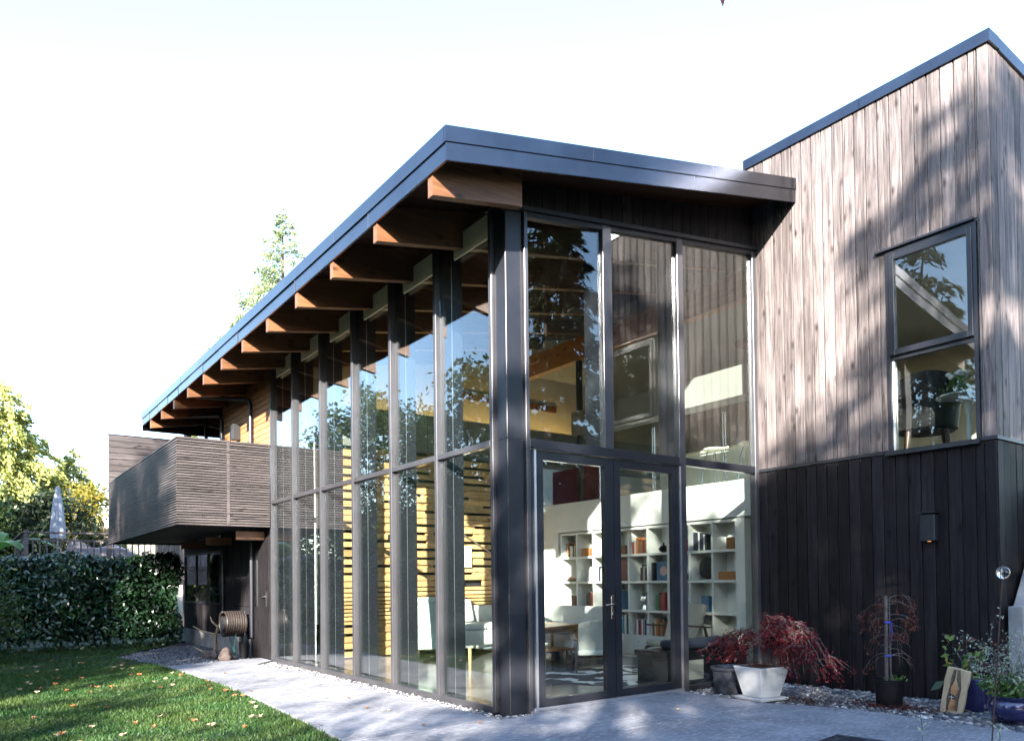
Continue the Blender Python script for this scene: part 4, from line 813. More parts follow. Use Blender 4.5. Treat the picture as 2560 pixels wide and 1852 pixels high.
mbt.build('branches', M_greybark, mp2, smooth=True); leaf_cloud('foliage', [o for o in out if rg.random() < .85], 9, .024, .046, .013, L_red, mp2, .45)
op = thing('dark_pot', 'round mottled dark pot behind the white square pot', 'pot', (2.72, -.47, 0))
MB().lathe([(.0, 0), (.2, 0), (.205, .02), (.215, .26), (.235, .27), (.24, .3), (.22, .3), (.2, .27)], 32).build('pot_body', M_oldpot, op, smooth=True); MB().lathe([(0, .24), (.205, .25)], 24).build('soil', M_soil, op)
# staked maple in nursery pot
NPT = (3.18, -2.07, .0)
npt = thing('nursery_pot', 'black plastic nursery pot on gravel holding the staked maple', 'pot', NPT); MB().lathe([(0, 0), (.118, 0), (.122, .02), (.138, .245), (.148, .25), (.148, .27), (.135, .27), (.128, .22)], 32).build('pot_body', M_blackpot, npt, smooth=True); MB().lathe([(0, .235), (.13, .225)], 20).build('soil', M_soil, npt)
sm = thing('staked_maple', 'nearly bare young maple tied with blue tape to a stake', 'maple', (NPT[0], NPT[1], .235))
MB().tube([(-.02, .012, 0), (-.012, .008, .87)], .017, 10).build('stake', M_deck, sm); rg = random.Random(5); mbt = MB(); out = []
mbt.tube([(.03, -.03, 0), (.012, -.014, .1), (.015, -.012, .4), (.015, -.012, .8), (.02, -.02, .85)], [.012, .01, .009, .006, .004], 7)
for z_ in (.84, .8, .76, .68, .62, .55, .5, .44, .36, .3, .24):
    for s in (-1, 1): twig(mbt, (.012, -.012, z_+rg.uniform(-.03, .03)), (rg.uniform(-.4, .4), s*rg.uniform(.7, 1), rg.uniform(.15, .5)), rg.uniform(.18, .32), .005, rg, .45, out, 1, 2)
mbt.build('branches', M_greybark, sm, smooth=True); keep = [o for o in out if o[0].z > .45 and rg.random() < .5 or rg.random() < .08]; leaf_cloud('foliage', keep, 5, .022, .045, .014, L_rust, sm, .8)
M_tape = mat('blue_tape', (.03, .06, .5), rough=.4); MB().tube([(-.005, 0, .595), (-.005, 0, .61)], .032, 12).build('tie', M_tape, sm); MB().tube([(-.005, 0, .26), (-.005, 0, .275)], .033, 12).build('tie', M_tape, sm); MB().tube([(.012, -.03, .6), (.018, -.035, .5), (.012, -.03, .42)], .006, 6).build('tie_tail', M_tape, sm)
nn = 60; leaves('fern', np.stack([NP.normal(size=nn)*.03+.05, NP.normal(size=nn)*.05-.05, NP.uniform(0, .06, nn)+.01], 1), rdir(nn)+[0, 0, .4], rdir(nn), .04, .012, L_fern, sm)
# plank with a little arched door
pk = thing('fairy_door_plank', 'live edge timber plank with small arched door leaning by pots', 'plank', (3.2, -2.66, .0), math.radians(-12))
Pk = []
prof = [(-.115, 0), (-.12, .1), (-.118, .2), (-.122, .3), (-.108, .42), (.0, .41), (.13, .39), (.132, .3), (.122, .22), (.124, .1), (.115, 0)]
MB().prism([(.11*z_/.4, -y_, z_) for y_, z_ in prof], (.03, 0, .006)).build('plank', M_plank, pk, bevel=.004)
for sgn, ys in ((-1, -.045), (1, .055)):
    MB().tube([(.0, -ys-.005, .03), (.03, -ys+.008*sgn, .14), (.06, -ys-.006, .23), (.085, -(ys*.6), .32), (.11, -(ys*.4), .40)], [.009, .02, .011, .019, .015], 6).build('bark_seam', M_plankdark, pk, smooth=True)
MB().prism([(.11*z_/.4-.008, -y_, z_) for y_, z_ in [(-.04, .03), (.04, .03), (.04, .2)]+[(.04*math.cos(t_), .2+.07*math.sin(t_)) for t_ in (.5, 1, 1.57, 2.1, 2.6)]+[(-.04, .2)]], (.008, 0, 0)).build('small_door', M_beam, pk)
MB().tube([(.024, 0, .15), (.034, 0, .152)], .027, 16).build('round_window', M_dark, pk); bx('window_bar', M_white, pk, .0205, .0235, -.003, .003, .126, .174); bx('window_bar', M_white, pk, .0207, .0236, -.023, .023, .148, .154)
nb_ = thing('navy_pot', 'tall square navy glazed pot behind the fairy door plank', 'pot', (3.5, -2.76, .0), .2); sq(MB(), .085, 0, .1, .31).build('pot_body', M_navy, nb_, bevel=.008); sq(MB(), .085, .30, .086, .312).build('soil', M_soil, nb_)
fp = thing('yellowing_plant', 'straggly plant with yellow and green leaves behind the plank', 'plant', (3.48, -2.7, .31)); rg = random.Random(9); mbt = MB(); out = []
for k_ in range(7): twig(mbt, (rg.uniform(-.04, .04), rg.uniform(-.04, .04), 0), (rg.uniform(-.5, .2), rg.uniform(-.6, .7), 1), rg.uniform(.25, .48), .005, rg, .05, out, 1, 1)
mbt.build('stems', M_greybark, fp, smooth=True); o2 = [o for o in out if rg.random() < .35]; leaf_cloud('foliage', o2[::2], 2, .03, .09, .045, L_fern, fp, .3); leaf_cloud('yellow_leaves', o2[1::2], 2, .03, .08, .03, L_yel, fp, .5)
for c_, a_, l_, w_ in (((-.15, .22, -.08), (-.2, .7, -.6), .17, .09), ((-.1, .12, -.16), (-.3, .2, -1), .14, .06), ((-.02, -.08, .12), (0, -1, -.3), .14, .08)): leaves('large_leaf', [c_], [a_], [(-1, .1, .5)], l_, w_, L_hedge, fp)
bp_ = thing('blue_bowl_pot', 'wide cobalt glazed bowl pot at right edge of patio', 'pot', (3.1, -3.28, .0)); MB().lathe([(0, 0), (.13, 0), (.2, .06), (.235, .14), (.225, .2), (.21, .215), (.232, .235), (.235, .25), (.2, .25), (.19, .2)], 40).build('pot_body', M_navy, bp_, smooth=True); MB().lathe([(0, .23), (.2, .215)], 24).build('soil', M_soil, bp_)
hp = thing('silvery_herbs', 'silvery dried herbs spilling from the cobalt bowl pot', 'plant', (3.1, -3.28, .22)); rg = random.Random(14); mbt = MB(); out = []
for k_ in range(26): twig(mbt, (rg.uniform(-.12, .12), rg.uniform(-.12, .12), 0), (rg.uniform(-.6, .6), rg.uniform(-.6, .8), 1), rg.uniform(.2, .62), .0045, rg, .12, out, 1, 2)
mbt.build('stems', M_greybark, hp, smooth=True); leaf_cloud('foliage', [o for o in out if rg.random() < .8], 3, .025, .035, .016, L_pale, hp, .2); leaf_cloud('red_leaves', [o for o in out if rg.random() < .07], 4, .04, .05, .02, L_rust, hp, .4)
leaf_cloud('low_leaves', [o for o in out if o[0].z < .18], 4, .04, .06, .03, L_fern, hp, .1)
gs = thing('gazing_ball_stake', 'glass ball on a thin leaning rusty stake at right', 'garden stake', (2.087, -3.495, .0)); gx, gz = .265, 1.316
MB().tube([(0, 0, 0), (.12, 0, .6), (.245, 0, 1.26)], .006, 8).build('stake', M_rust, gs, smooth=True)
m_, t, N_, L_ = nodes('glass_ball'); o_ = N_('OutputMaterial'); g_ = N_('BsdfGlass', i_IOR=1.5, i_Roughness=0.0); L_(g_.outputs[0], o_.inputs[0])
MB().sphere((gx, 0, gz), .05, 32, 20).build('glass_ball', m_, gs, smooth=True)
for q in (0, 1.57): MB().tube([(gx+.056*math.sin(t_)*math.cos(q), .056*math.sin(t_)*math.sin(q), gz+.056*math.cos(t_)) for t_ in np.linspace(0, 2*math.pi, 25)], .003, 6, False).build('cage_ring', M_rust, gs, smooth=True)
MB().tube([(gx-.025, .02, gz+.085), (gx, 0, gz+.075), (gx+.03, -.02, gz+.085)], .004, 6).build('finial', M_rust, gs)
def weed(label, x, y, s, seed):
    rg = random.Random(seed); t_ = thing('weed', label, 'weed', (x, y, .02)); mb = MB(); mb.tube([(0, 0, 0), (.01*s, 0, .1*s), (0, .01*s, .22*s)], .003, 5); mb.build('stem', M_greybark, t_)
    C = [(rg.uniform(-.05, .05)*s, rg.uniform(-.05, .05)*s, (.04+.02*i)*s) for i in range(9)]; leaves('foliage', C, [(c[0]*10, c[1]*10, .3) for c in C], [(0, 0, 1)]*9, .055*s, .03*s, L_pale, t_)
weed('small pale weed in the paving at bottom, left of two', 1.64, -3.18, 1.0, 1); weed('small pale weed low in the paving beside the taller one', 1.92, -3.62, .8, 2)

# ================================================================== TREES, HEDGE, LAWN
def conifer(name, label, loc, Ht, Rb, nb, nl, m, ls=.2, droop=.35, z0=.06, rise=.12, group=None, pw=.85, nj=.35):
    t = thing(name, label, 'tree', loc, group=group)
    mb = MB(); mb.tube([(0, 0, -.1), (.02*Ht*.1, 0, Ht*.5), (0, 0, Ht)], [Ht*.014+.05, Ht*.008+.03, .015], 8)
    v = np.sort(NP.uniform(z0, .985, nb)); az = NP.uniform(0, 2*np.pi, nb); Lb = Rb*(1-v)**pw*NP.uniform(.72, 1.12, nb)+.05; zb = v*Ht
    for i in range(0, nb, max(1, nb//60)):
        d = Vector((math.cos(az[i]), math.sin(az[i]), 0)); mb.tube([(0, 0, zb[i]), d*Lb[i]*.5+Vector((0, 0, zb[i]+rise*Lb[i]*.5-droop*.25*Lb[i])), d*Lb[i]*.95+Vector((0, 0, zb[i]+rise*Lb[i]-droop*.9*Lb[i]))], [.03, .018, .006], 5)
    mb.build('trunk', M_bark, t, smooth=True)
    b = NP.choice(nb, nl, p=Lb**1.5/np.sum(Lb**1.5)); tt_ = NP.uniform(.04, 1, nl)**.6; lat = NP.normal(size=nl)*.16*Lb[b]*(1.15-tt_)
    ca, sa = np.cos(az[b]), np.sin(az[b]); r_ = Lb[b]*tt_
    hang = np.abs(NP.normal(size=nl))*.12*np.minimum(Lb[b], 2)
    C = np.stack([ca*r_-sa*lat, sa*r_+ca*lat, zb[b]+rise*r_-droop*r_*tt_-hang], 1)+NP.normal(size=(nl, 3))*.04
    A = np.stack([ca, sa, -.35-droop*tt_], 1)+NP.normal(size=(nl, 3))*.45; Nn = np.stack([ca*.3, sa*.3, np.ones(nl)], 1)+NP.normal(size=(nl, 3))*nj
    leaves('crown', C, A, Nn, NP.uniform(.7, 1.4, nl)*ls, NP.uniform(.3, .5, nl)*ls, m, t); return t
def broadleaf(name, label, loc, Ht, Rx, nc, per, m, ls=.16, z0=.3, cs=.55, group=None, cat='tree', wood=M_bark, tr=.09):
    t = thing(name, label, cat, loc, group=group); cz = Ht*(z0+1)/2; rz = Ht*(1-z0)/2
    d = rdir(nc); q = NP.uniform(.35, 1, nc)**.5; K = d*q[:, None]*[Rx, Rx, rz]+[0, 0, cz]
    mb = MB(); mb.tube([(0, 0, -.1), (.05, .03, Ht*z0*.6), (0, 0, cz)], [tr*1.3, tr, tr*.4], 8)
    for k_ in K[::max(1, nc//26)]: mb.tube([(0, 0, Ht*z0*.5+.25*k_[2]), (k_[0]*.45, k_[1]*.45, k_[2]*.78), tuple(k_)], [tr*.45, tr*.28, .01], 5)
    mb.build('trunk', wood, t, smooth=True)
    n_ = nc*per; C = np.repeat(K, per, 0)+NP.normal(size=(n_, 3))*cs*[.5, .5, .36]
    leaves('crown', C, rdir(n_)+[0, 0, -.3], rdir(n_)+[0, 0, .8], NP.uniform(.7, 1.3, n_)*ls, NP.uniform(.4, .6, n_)*ls, m, t); return t
# in view
conifer('conifer_tree', 'broad golden green conifer at the left edge beyond the deck', (-3.0, 32, 0), 9.9, 4.4, 280, 80000, L_con, .2, .45, rise=.3, pw=.62, nj=1.3)
conifer('slender_conifer', 'slender pale conifer right of the broad conifer beyond the deck', (-.25, 33, 0), 7.4, 2.7, 170, 40000, L_con, .15, .35, rise=.3, pw=.75, nj=1.3)
conifer('spruce_tree', 'tall sparse spruce rising behind the long roof', (7.9, 30, 0), 19.2, 7.0, 220, 80000, L_spr, .16, .3, z0=.3, rise=.2, nj=1.3)
broadleaf('maple_tree', 'small yellowing maple beside the balcony beyond the deck', (.75, 30, 0), 5.6, 1.9, 70, 150, L_yel, .17, .2)
broadleaf('garden_shrub', 'dark green shrub mass behind closed parasol', (-1.5, 27, 0), 4.6, 1.8, 60, 160, L_dark, .18, .05, cat='shrub')
broadleaf('garden_shrub', 'dark green shrub at left edge behind the deck rail', (-4.2, 26, 0), 4.8, 2.0, 60, 160, L_dec, .18, .05, cat='shrub')
broadleaf('garden_shrub', 'bright green shrub behind deck near the balcony corner', (1.9, 27, 0), 4.4, 1.7, 50, 160, L_dec, .18, .05, cat='shrub')
broadleaf('edge_shrub', 'loose variegated shrub in front of hedge at left edge', (-4.15, 9.1, 0), 1.85, .75, 50, 70, L_dec, .075, .12, .3, cat='shrub', tr=.02)
# garden side, mirrored in the long glass wall
for i, (x, y, h, r_, lb) in enumerate(((-9.5, 12.5, 8.0, 2.8, 'round leafy tree nearest the laurel hedge, mirrored in glass'), (-11.5, 18, 9.5, 3.2, 'broad leafy tree second along the garden edge, mirrored in glass'), (-10.5, 25, 10.0, 3.2, 'leafy tree third along the garden edge, mirrored in glass'), (-14, 33, 12.5, 4, 'tall leafy tree farthest along the garden edge, mirrored in glass'))):
    broadleaf('leafy_tree', lb, (x, y, 0), h, r_, 90, 110, L_dec, .22, .12, .8, group='trees along the garden edge')
for x, y, h, lb in ((-21, 1.5, 15, 'dark fir across the lawn nearest the sunward trees'), (-23, 15, 16, 'dark fir across the lawn behind the leafy trees'), (-20, 23, 15, 'dark fir across the lawn farthest from the viewer')): conifer('fir_tree', lb, (x, y, 0), h, 4.2, 120, 9000, L_dark, .42, .4, group='firs across the lawn')
conifer('cedar_tree', 'tall drooping cedar across the lawn mirrored in the upper window', (-17, 8.2, 0), 14.5, 5.0, 190, 34000, L_dark, .32, .45, pw=.7)
for x, y, h, lb in ((9.0, -11, 14, 'drooping cedar nearest the front glass behind the viewer'), (12.5, -14.5, 16, 'drooping cedar in the middle behind the viewer on the right'), (7.0, -16, 15, 'drooping cedar farthest behind the viewer on the right'), (15, -9.5, 15, 'drooping cedar at far right behind the viewer')):
    conifer('cedar_tree', lb, (x, y, 0), h, 3.6, 130, 15000, L_dark, .3, .5, group='cedars mirrored in the front glass')
def sd(s, d): return (-.695*s-.719*d, .719*s-.695*d, 0)
conifer('fir_tree', 'narrow fir on the sunward side shading the front door', sd(-.9, 20), 15.2, 3.4, 140, 9000, L_dark, .34, .3, pw=.7)
conifer('fir_tree', 'broad fir on the sunward side shading the patio', sd(-5.6, 20), 19.3, 6.4, 200, 22000, L_dark, .38, .35)
conifer('fir_tree', 'tall fir beyond the patio shading the clad wall', sd(-12, 22), 18, 5, 160, 14000, L_dark, .42, .35)
broadleaf('leafy_tree', 'dense leafy tree between the two firs on the sunward side', sd(-3.2, 20.5), 12.5, 2.7, 110, 105, L_dec, .3, .1, .9)
for s_, d_, h, lb in ((1.6, 20, 7.6, 'low leafy tree nearest the narrow fir on the sunward side'), (3.4, 19.8, 7.9, 'low leafy tree second from the narrow fir on the sunward side'), (5.2, 20, 8.6, 'low leafy tree third from the narrow fir on the sunward side')):
    broadleaf('leafy_tree', lb, sd(s_, d_), h, 1.9, 80, 55, L_dec, .25, .06, .95, group='low trees on the sunward side')
conifer('fir_tree', 'slim tall fir between low trees and the three tall firs', sd(7.6, 20), 17.5, 3.7, 160, 17000, L_dark, .4, .3)
for s_, lb in ((9.9, 'tall fir shading the balcony, nearest the low trees'), (12.6, 'tall fir shading the hedge, middle of three'), (15.8, 'tall fir shading the hedge, farthest of three')):
    conifer('fir_tree', lb, sd(s_, 21), 19.0, 5.0, 180, 18000, L_dark, .4, .35, group='tall firs shading the hedge')
for i, (x, y, lb) in enumerate(((-8.2, 9.5, 'first'), (-9.0, 13.5, 'second'), (-9.6, 17.5, 'third'), (-9.5, 22, 'fourth'), (-9.0, 28, 'fifth'), (-9.5, 36, 'sixth'))): broadleaf('border_shrub', 'dense border shrub across the lawn, %s from the hedge end, mirrored in glass' % lb, (x, y, 0), 4.2, 2.4, 60, 110, L_dec, .22, .02, .8, group='border shrubs across the lawn', cat='shrub')
# laurel hedge: leafy shell over dark stems
hg = thing('laurel_hedge', 'clipped dark green laurel hedge across the end of the lawn', 'hedge', (-4.6, 12.3, 0))
nn = 21000; hx0, hx1 = -4.4, 4.15
f_ = NP.random(nn); C = np.stack([NP.uniform(hx0, hx1, nn), NP.uniform(-.5, .55, nn), NP.uniform(.06, 1.92, nn)], 1)
k1 = f_ < .55; C[k1, 1] = -.5+np.abs(NP.normal(size=k1.sum()))*.1; k2 = (f_ >= .55) & (f_ < .75); C[k2, 2] = 1.9-np.abs(NP.normal(size=k2.sum()))*.07; k3 = (f_ > .75) & (f_ < .86); C[k3, 0] = hx1-np.abs(NP.normal(size=k3.sum()))*.1
wob = .1*np.sin(C[:, 0]*2.3)+.07*np.sin(C[:, 0]*5.1+1)+.06*np.sin(C[:, 2]*6+C[:, 0]*3); C[:, 1] += wob; C[:, 2] += .05*np.sin(C[:, 0]*3.7)*(C[:, 2]/1.9)+NP.normal(size=nn)*.025; C[:, 0] += .07*np.sin(C[:, 2]*5)*(C[:, 0] > 3)
low = C[:, 2] < .22; keep = ~low | (NP.random(nn) < .45); C = C[keep]; nn = len(C)
leaves('foliage', C, rdir(nn)*.9+[0, -.55, -.25], rdir(nn)*.7+[0, -.7, .8], NP.uniform(.09, .14, nn), NP.uniform(.04, .058, nn), L_hedge, hg, fold=.18)
mb = MB()
for i in range(30):
    x = hx0+.15+i*.285; mb.tube([(x, R.uniform(-.1, .1), -.05), (x+R.uniform(-.1, .1), R.uniform(-.1, .1), .6), (x+R.uniform(-.15, .15), 0, 1.6)], [.028, .02, .008], 6)
mb.build('stems', M_bark, hg)
nn = 9000; leaves('inner_foliage', np.stack([NP.uniform(hx0, hx1-.1, nn), NP.uniform(-.25, .4, nn), NP.uniform(.2, 1.78, nn)], 1), rdir(nn), rdir(nn), .2, .12, L_hedge, hg)
# ornamental grass clump out of frame on the lawn edge, mirrored in the glass
og = thing('ornamental_grass', 'arching ornamental grass clump mirrored low in the side glass', 'grass clump', (-5.3, 9.7, 0)); nn = 420; az = NP.uniform(0, 6.283, nn); V = []; F = []
for i in range(nn):
    c_, s_ = math.cos(az[i]), math.sin(az[i]); L__ = NP.uniform(.6, 1.1); sp = NP.uniform(.15, .75); w_ = .006
    for k_ in range(5): t_ = k_/4; r__ = sp*L__*t_**1.4; z_ = L__*(t_*1.1-.5*t_*t_*(sp+.3)); ww = w_*(1-t_*.9); V += [(c_*r__-s_*ww, s_*r__+c_*ww, z_), (c_*r__+s_*ww, s_*r__-c_*ww, z_)]
    F += [(i*10+2*k_, i*10+2*k_+1, i*10+2*k_+3, i*10+2*k_+2) for k_ in range(4)]
ob('blades', np_mesh('blades', V, F), L_ygrass, og)
# grass on the lawn
def grass_pts(n, x0, x1, y0, y1):
    P = np.stack([NP.uniform(x0, x1, n), NP.uniform(y0, y1, n)], 1); ex = np.array([edge_x(y) for y in P[:, 1]]); return P[P[:, 0] < ex-.0+NP.normal(size=n)*.012]
G = np.concatenate([grass_pts(48000, -4.6, -1.5, -2.2, 3.2), grass_pts(34000, -4.6, -1.4, 3.2, 8), grass_pts(16000, -4.8, -.2, 8, 13.4)])
nn = len(G); az = NP.uniform(0, 6.283, nn); dist = np.hypot(G[:, 0]+4.24, G[:, 1]+6.18); hh = NP.uniform(.022, .045, nn)*(1+.25*np.sin(G[:, 0]*3)*np.sin(G[:, 1]*2)); ww = .0028+.00055*dist
lean = NP.normal(size=(nn, 2))*.018
B = np.stack([G[:, 0], G[:, 1], np.full(nn, -.002)], 1); S_ = np.stack([np.cos(az)*ww, np.sin(az)*ww, np.zeros(nn)], 1); T = B+np.stack([lean[:, 0], lean[:, 1], hh], 1)
tag(ob('grass', np_mesh('grass', np.stack([B-S_, B+S_, T], 1).reshape(-1, 3), np.arange(3*nn).reshape(nn, 3)), L_grass), 'short green grass of the lawn', kind='stuff')
# fallen leaves on lawn and paving: a few curled leaf meshes shared by many single leaves
leafm = []
for q in range(5):
    rg = random.Random(40+q); s_ = rg.uniform(.035, .055); out_ = []
    for k_ in range(10): a_ = k_*.628; rr_ = s_*.85*(1 if k_ % 2 == 0 else .55)*rg.uniform(.8, 1.2); out_.append((rr_*math.cos(a_), rr_*math.sin(a_)*.8, .012+.018*rg.random()+.25*abs(rr_*math.cos(a_))))
    leafm.append(MB().add([(0, 0, .004)]+out_, [(0, 1+k_, 1+(k_+1) % 10) for k_ in range(10)]).mesh('fallen_leaf'))
LM = [leaf_mat('fallen_'+n_, a_, b_, .6, .25) for n_, a_, b_ in (('tan', (.45, .3, .18), (.6, .45, .32)), ('brown', (.22, .1, .045), (.3, .15, .07)), ('orange', (.45, .17, .05), (.5, .22, .08)))]
LMn = ['pale tan', 'brown', 'orange']
for me_ in leafm: me_.materials.append(LM[0])
for i in range(72):
    while 1:
        y = R.uniform(-.9, 9.5); x = R.uniform(-4.3, edge_x(y)-.03)
        if x > -4.24+.05*(y+6.2): break
    k_ = R.choice((0, 0, 1, 1, 2)); near = y < 3
    o = ob('fallen_leaf', leafm[i % 5], None, None, (x, y, .022), R.uniform(0, 6.28), 'curled %s fallen leaf lying on the %s part of the lawn' % (LMn[k_], 'near' if near else 'far'), 'leaf', '%s leaves fallen on the %s lawn' % (LMn[k_], 'near' if near else 'far'))
    o.material_slots[0].link = 'OBJECT'; o.material_slots[0].material = LM[k_]; o.scale = (1, 1, 1)
for i in range(16):
    y = R.uniform(-1.1, 5.5); x = R.uniform(edge_x(y)+.03, -.45) if y > -.1 else R.uniform(-1.7, 1.8); k_ = R.choice((0, 1))
    o = ob('fallen_leaf', leafm[i % 5], None, None, (x, y, .021), R.uniform(0, 6.28), 'curled %s fallen leaf lying on the concrete paving' % LMn[k_], 'leaf', '%s leaves fallen on the paving' % LMn[k_]); o.material_slots[0].link = 'OBJECT'; o.material_slots[0].material = LM[k_]; o.scale = (.7, .7, .7)
# gravel
ico = bmesh.new(); bmesh.ops.create_icosphere(ico, subdivisions=1, radius=1); IV = np.array([v.co[:] for v in ico.verts]); IF = np.array([[v.index for v in f.verts] for f in ico.faces]); ico.free()
def gravel(label, P, z, smin, smax, m):
    n_ = len(P); s_ = NP.uniform(smin, smax, n_); a_ = NP.uniform(0, 6.283, n_); sx = s_*NP.uniform(.8, 1.5, n_); sy = s_*NP.uniform(.7, 1.1, n_); sz = s_*NP.uniform(.45, .75, n_)
    v = IV[None]*np.stack([sx, sy, sz], 1)[:, None]; c_, d_ = np.cos(a_)[:, None], np.sin(a_)[:, None]; ti = NP.normal(size=n_)[:, None]*.35
    x, y = v[..., 0]*c_-v[..., 1]*d_, v[..., 0]*d_+v[..., 1]*c_; V = np.stack([x+P[:, :1], y+P[:, 1:2], v[..., 2]+ti*x+z+NP.uniform(-.012, .012, n_)[:, None]], 2).reshape(-1, 3)
    me = np_mesh('gravel', V, (IF[None]+(np.arange(n_)*len(IV))[:, None, None]).reshape(-1, 3)); me.polygons.foreach_set('use_smooth', [True]*len(me.polygons)); tag(ob('gravel', me, m), label, kind='stuff')
def pts_in(n_, x0, x1, y0, y1, f): P = np.stack([NP.uniform(x0, x1, n_), NP.uniform(y0, y1, n_)], 1); return P[[f(*p) for p in P]]
strip = lambda x, y: (x > np.interp(y, [-.3, -.2, 1.4, 3.3, 5, 6.5, 6.95], [-.25, -.26, -.26, -.29, -.34, -.45, -.07]) and x < -.03) if y > -.01 else (y > -.21)
gravel('rounded pebbles in the strip along the side glass', np.concatenate([pts_in(5200, -.46, -.02, -.01, 6.95, strip), pts_in(420, -.25, .26, -.21, .0, lambda x, y: True)]), -.02, .011, .026, M_pebble)
bed = lambda x, y: x > np.interp(-y, [.0, .4, .8, 1.3, 1.62, 2.05, 2.6, 3.25, 4.6], [2.35, 2.29, 2.32, 2.37, 2.53, 2.63, 2.67, 2.63, 2.6])
gravel('rounded grey and white pebbles in the bed below the clad wall', pts_in(7000, 2.28, 3.85, -4.2, -.04, bed), -.012, .016, .04, M_pebble)
gravel('small dark gravel under the balcony', pts_in(7000, -2.0, -.05, 7.15, 13.3, lambda x, y: x > edge_x(y) and (y > 7.4 or x < -1.2) and y < 13.3), -.03, .014, .03, M_darkpebble)
def litter(label, c, r_, n_, z=.01):
    P = np.stack([c[0]+NP.normal(size=n_)*r_[0], c[1]+NP.normal(size=n_)*r_[1], z+NP.uniform(0, .03, n_)], 1); tag(leaves('leaf_litter', P, rdir(n_)*[1, 1, .25], rdir(n_)*.3+[0, 0, 1], .04, .014, L_litter), label, kind='stuff')
litter('fallen red maple leaves around the black nursery pot', (3.05, -2.12), (.13, .26), 900); litter('fallen red maple leaves beside the white pot', (2.72, -1.45), (.12, .2), 350); litter('red leaves on the soil of the white pot', (2.52, -1.02), (.08, .08), 160, .365)

# ================================================================== NEIGHBOUR'S DECK
nd = thing('neighbour_deck', 'raised weathered timber deck with railing beyond the hedge', 'deck', (0, 18, 0))
bx('deck_floor', M_deck, nd, -2.9, 3.5, 0, 4.5, 1.72, 1.84); bx('deck_skirt', M_deck, nd, -2.88, 3.5, .03, .06, 1.3, 1.71)
for x in (-2.88, -.97, .95, 2.9):
    bx('post', M_deck, nd, x, x+.1, 0, .1, 0, 2.78)
bx('top_rail', M_deck, nd, -2.92, 3.5, -.02, .12, 2.70, 2.745); bx('mid_rail', M_deck, nd, -2.78, 3.5, .03, .07, 2.5, 2.545)
x = -2.7
while x < 3.4: bx('baluster', M_deck, nd, x, x+.035, .03, .065, 1.85, 2.499); x += .155
y_ = .15
bx('top_rail', M_deck, nd, -2.92, -2.78, .121, 4.5, 2.70, 2.745)
while y_ < 4.4: bx('baluster', M_deck, nd, -2.87, -2.835, y_, y_+.035, 1.85, 2.699); y_ += .3
um = thing('closed_parasol', 'closed pale grey parasol standing on the neighbouring deck', 'parasol', (-2.05, 19, 1.84))
MB().tube([(0, 0, 0), (0, 0, 2.15)], .022, 10).build('pole', M_alu, um); P = []; F = []; n_ = 28; prof = [(.16, .78), (.175, .95), (.15, 1.3), (.115, 1.7), (.085, 1.95), (.06, 2.05), (.075, 2.1), (.05, 2.2), (.0, 2.23)]
for r_, z_ in prof:
    for k_ in range(n_): a_ = 2*math.pi*k_/n_; rr_ = r_*(1+.16*math.cos(7*a_)*(1 if z_ < 2 else .3)); P.append((rr_*math.cos(a_), rr_*math.sin(a_), z_))
F = [(i*n_+k_, i*n_+(k_+1) % n_, (i+1)*n_+(k_+1) % n_, (i+1)*n_+k_) for i in range(len(prof)-1) for k_ in range(n_)]
MB().add(P, F).build('folded_canopy', M_canvas, um, smooth=True); MB().lathe([(.062, 2.03), (.066, 2.06)], 18).build('tie_strap', M_canvas, um); MB().lathe([(.24, 0), (.24, .06), (.05, .09)], 20).build('base', M_dark, um)
cf = thing('covered_furniture', 'low grey brown covered furniture on the neighbouring deck', 'furniture', (-.9, 19.2, 1.84)); P = []; F = []; gx_, gy_ = 18, 8
for j_ in range(gy_+1):
    for i in range(gx_+1): u = i/gx_*2-1; v = j_/gy_*2-1; e = min(1, (1-abs(u))*6)*min(1, (1-abs(v))*4); P.append((u*1.0, v*.5, (.55+.1*math.sin(u*5)+.05*math.sin(v*4+u*3)-.18*u)*e))
F = [(j_*(gx_+1)+i, j_*(gx_+1)+i+1, (j_+1)*(gx_+1)+i+1, (j_+1)*(gx_+1)+i) for j_ in range(gy_) for i in range(gx_)]
MB().add(P, F).build('cover', M_tarp, cf, smooth=True)
bn = thing('banana_plant', 'broad leaved banana plant beside the neighbouring deck', 'plant', (-3.5, 19.3, 0))
MB().tube([(0, 0, 0), (.05, 0, 1.6), (.05, 0, 2.3)], [.12, .1, .06], 10).build('stem', L_fern, bn, smooth=True)
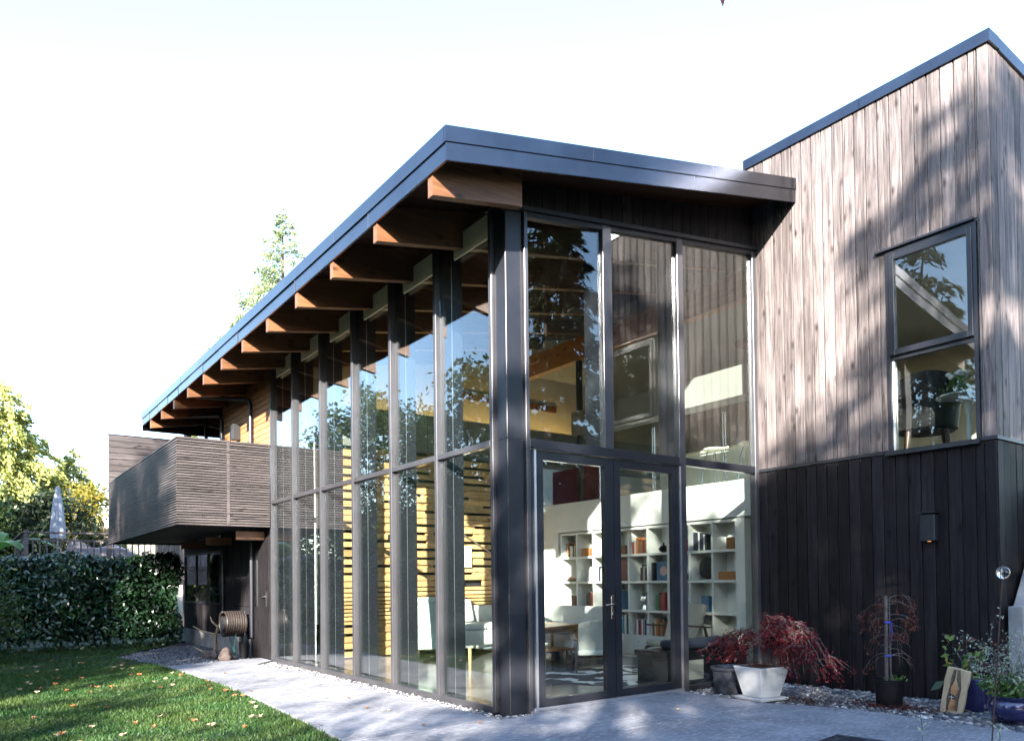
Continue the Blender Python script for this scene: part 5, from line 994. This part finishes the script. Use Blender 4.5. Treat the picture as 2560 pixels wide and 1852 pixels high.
for az_, ln__, rs in ((.1, 1.5, .5), (1.3, 1.2, .7), (2.6, 1.2, .6), (3.8, 1.1, .5), (5.2, 1.3, .4)):
    V = []; n_ = 8
    for k_ in range(n_+1):
        t_ = k_/n_; r__ = ln__*t_; z_ = 2.25+rs*math.sin(t_*2.2)-.25*t_*t_; w_ = .2*math.sin(math.pi*min(1, t_*.93+.04))**.6; c_, s_ = math.cos(az_), math.sin(az_); V += [(c_*r__-s_*w_, s_*r__+c_*w_, z_-.06), (c_*r__, s_*r__, z_), (c_*r__+s_*w_, s_*r__-c_*w_, z_-.06)]
    MB().add(V, [(3*k_+e, 3*k_+e+1, 3*k_+e+4, 3*k_+e+3) for k_ in range(n_) for e in (0, 1)]).build('leaf', L_fern, bn, smooth=True)
nh = thing('neighbour_house', 'pale neighbouring house wall glimpsed between deck balusters', 'house', (4, 24.5, 0))
bx('wall', M_plaster, nh, -3.2, 4, 0, 6, 0, 3.4); bx('roof', M_roof, nh, -3.4, 4.2, -.3, 6.2, 3.41, 3.6)
for x in (-2.6, -1.2): w_ = bx('window', M_steel, nh, x, x+.9, -.03, -.002, 2.0, 3.0); bx('pane', M_glass, w_, x+.06, x+.84, -.04, -.031, 2.06, 2.94)
# Japanese maple beside the viewer: one leaf hangs into the top of the frame
dv = FW+RT*((1806-1371.4)/1931.3)+UP*((1415.3-19)/1931.3); tipP = CP+dv.normalized()*3.4
jm = thing('japanese_maple', 'red maple branch with one leaf tip hanging into top edge', 'maple', (1.6, -8.2, 0)); o_ = Vector((1.6, -8.2, 0))
mb = MB(); mb.tube([(0, 0, 0), (-.1, .3, 1.6), (-.2, 1.0, 3.2), tuple(tipP-o_+Vector((.5, -1.0, .55))), tuple(tipP-o_+Vector((.0, 0, .12)))], [.07, .055, .04, .014, .003], 7); mb.build('branch', M_bark, jm, smooth=True)
leaves('hanging_leaf', [tuple(tipP-o_+Vector((0, 0, .05)))], [(0.05, 0, -1)], [tuple(-FW)], .1, .035, L_red, jm)
nn = 160; tq = NP.uniform(0, .8, nn)[:, None]; base_ = np.array(tipP-o_+Vector((.5, -1.0, .75)))*(1-tq)+np.array((-.2, 1.0, 3.7))*tq
leaves('foliage', base_+NP.normal(size=(nn, 3))*[.2, .2, .12], rdir(nn)+[0, 0, -.6], rdir(nn), .09, .03, L_red, jm)
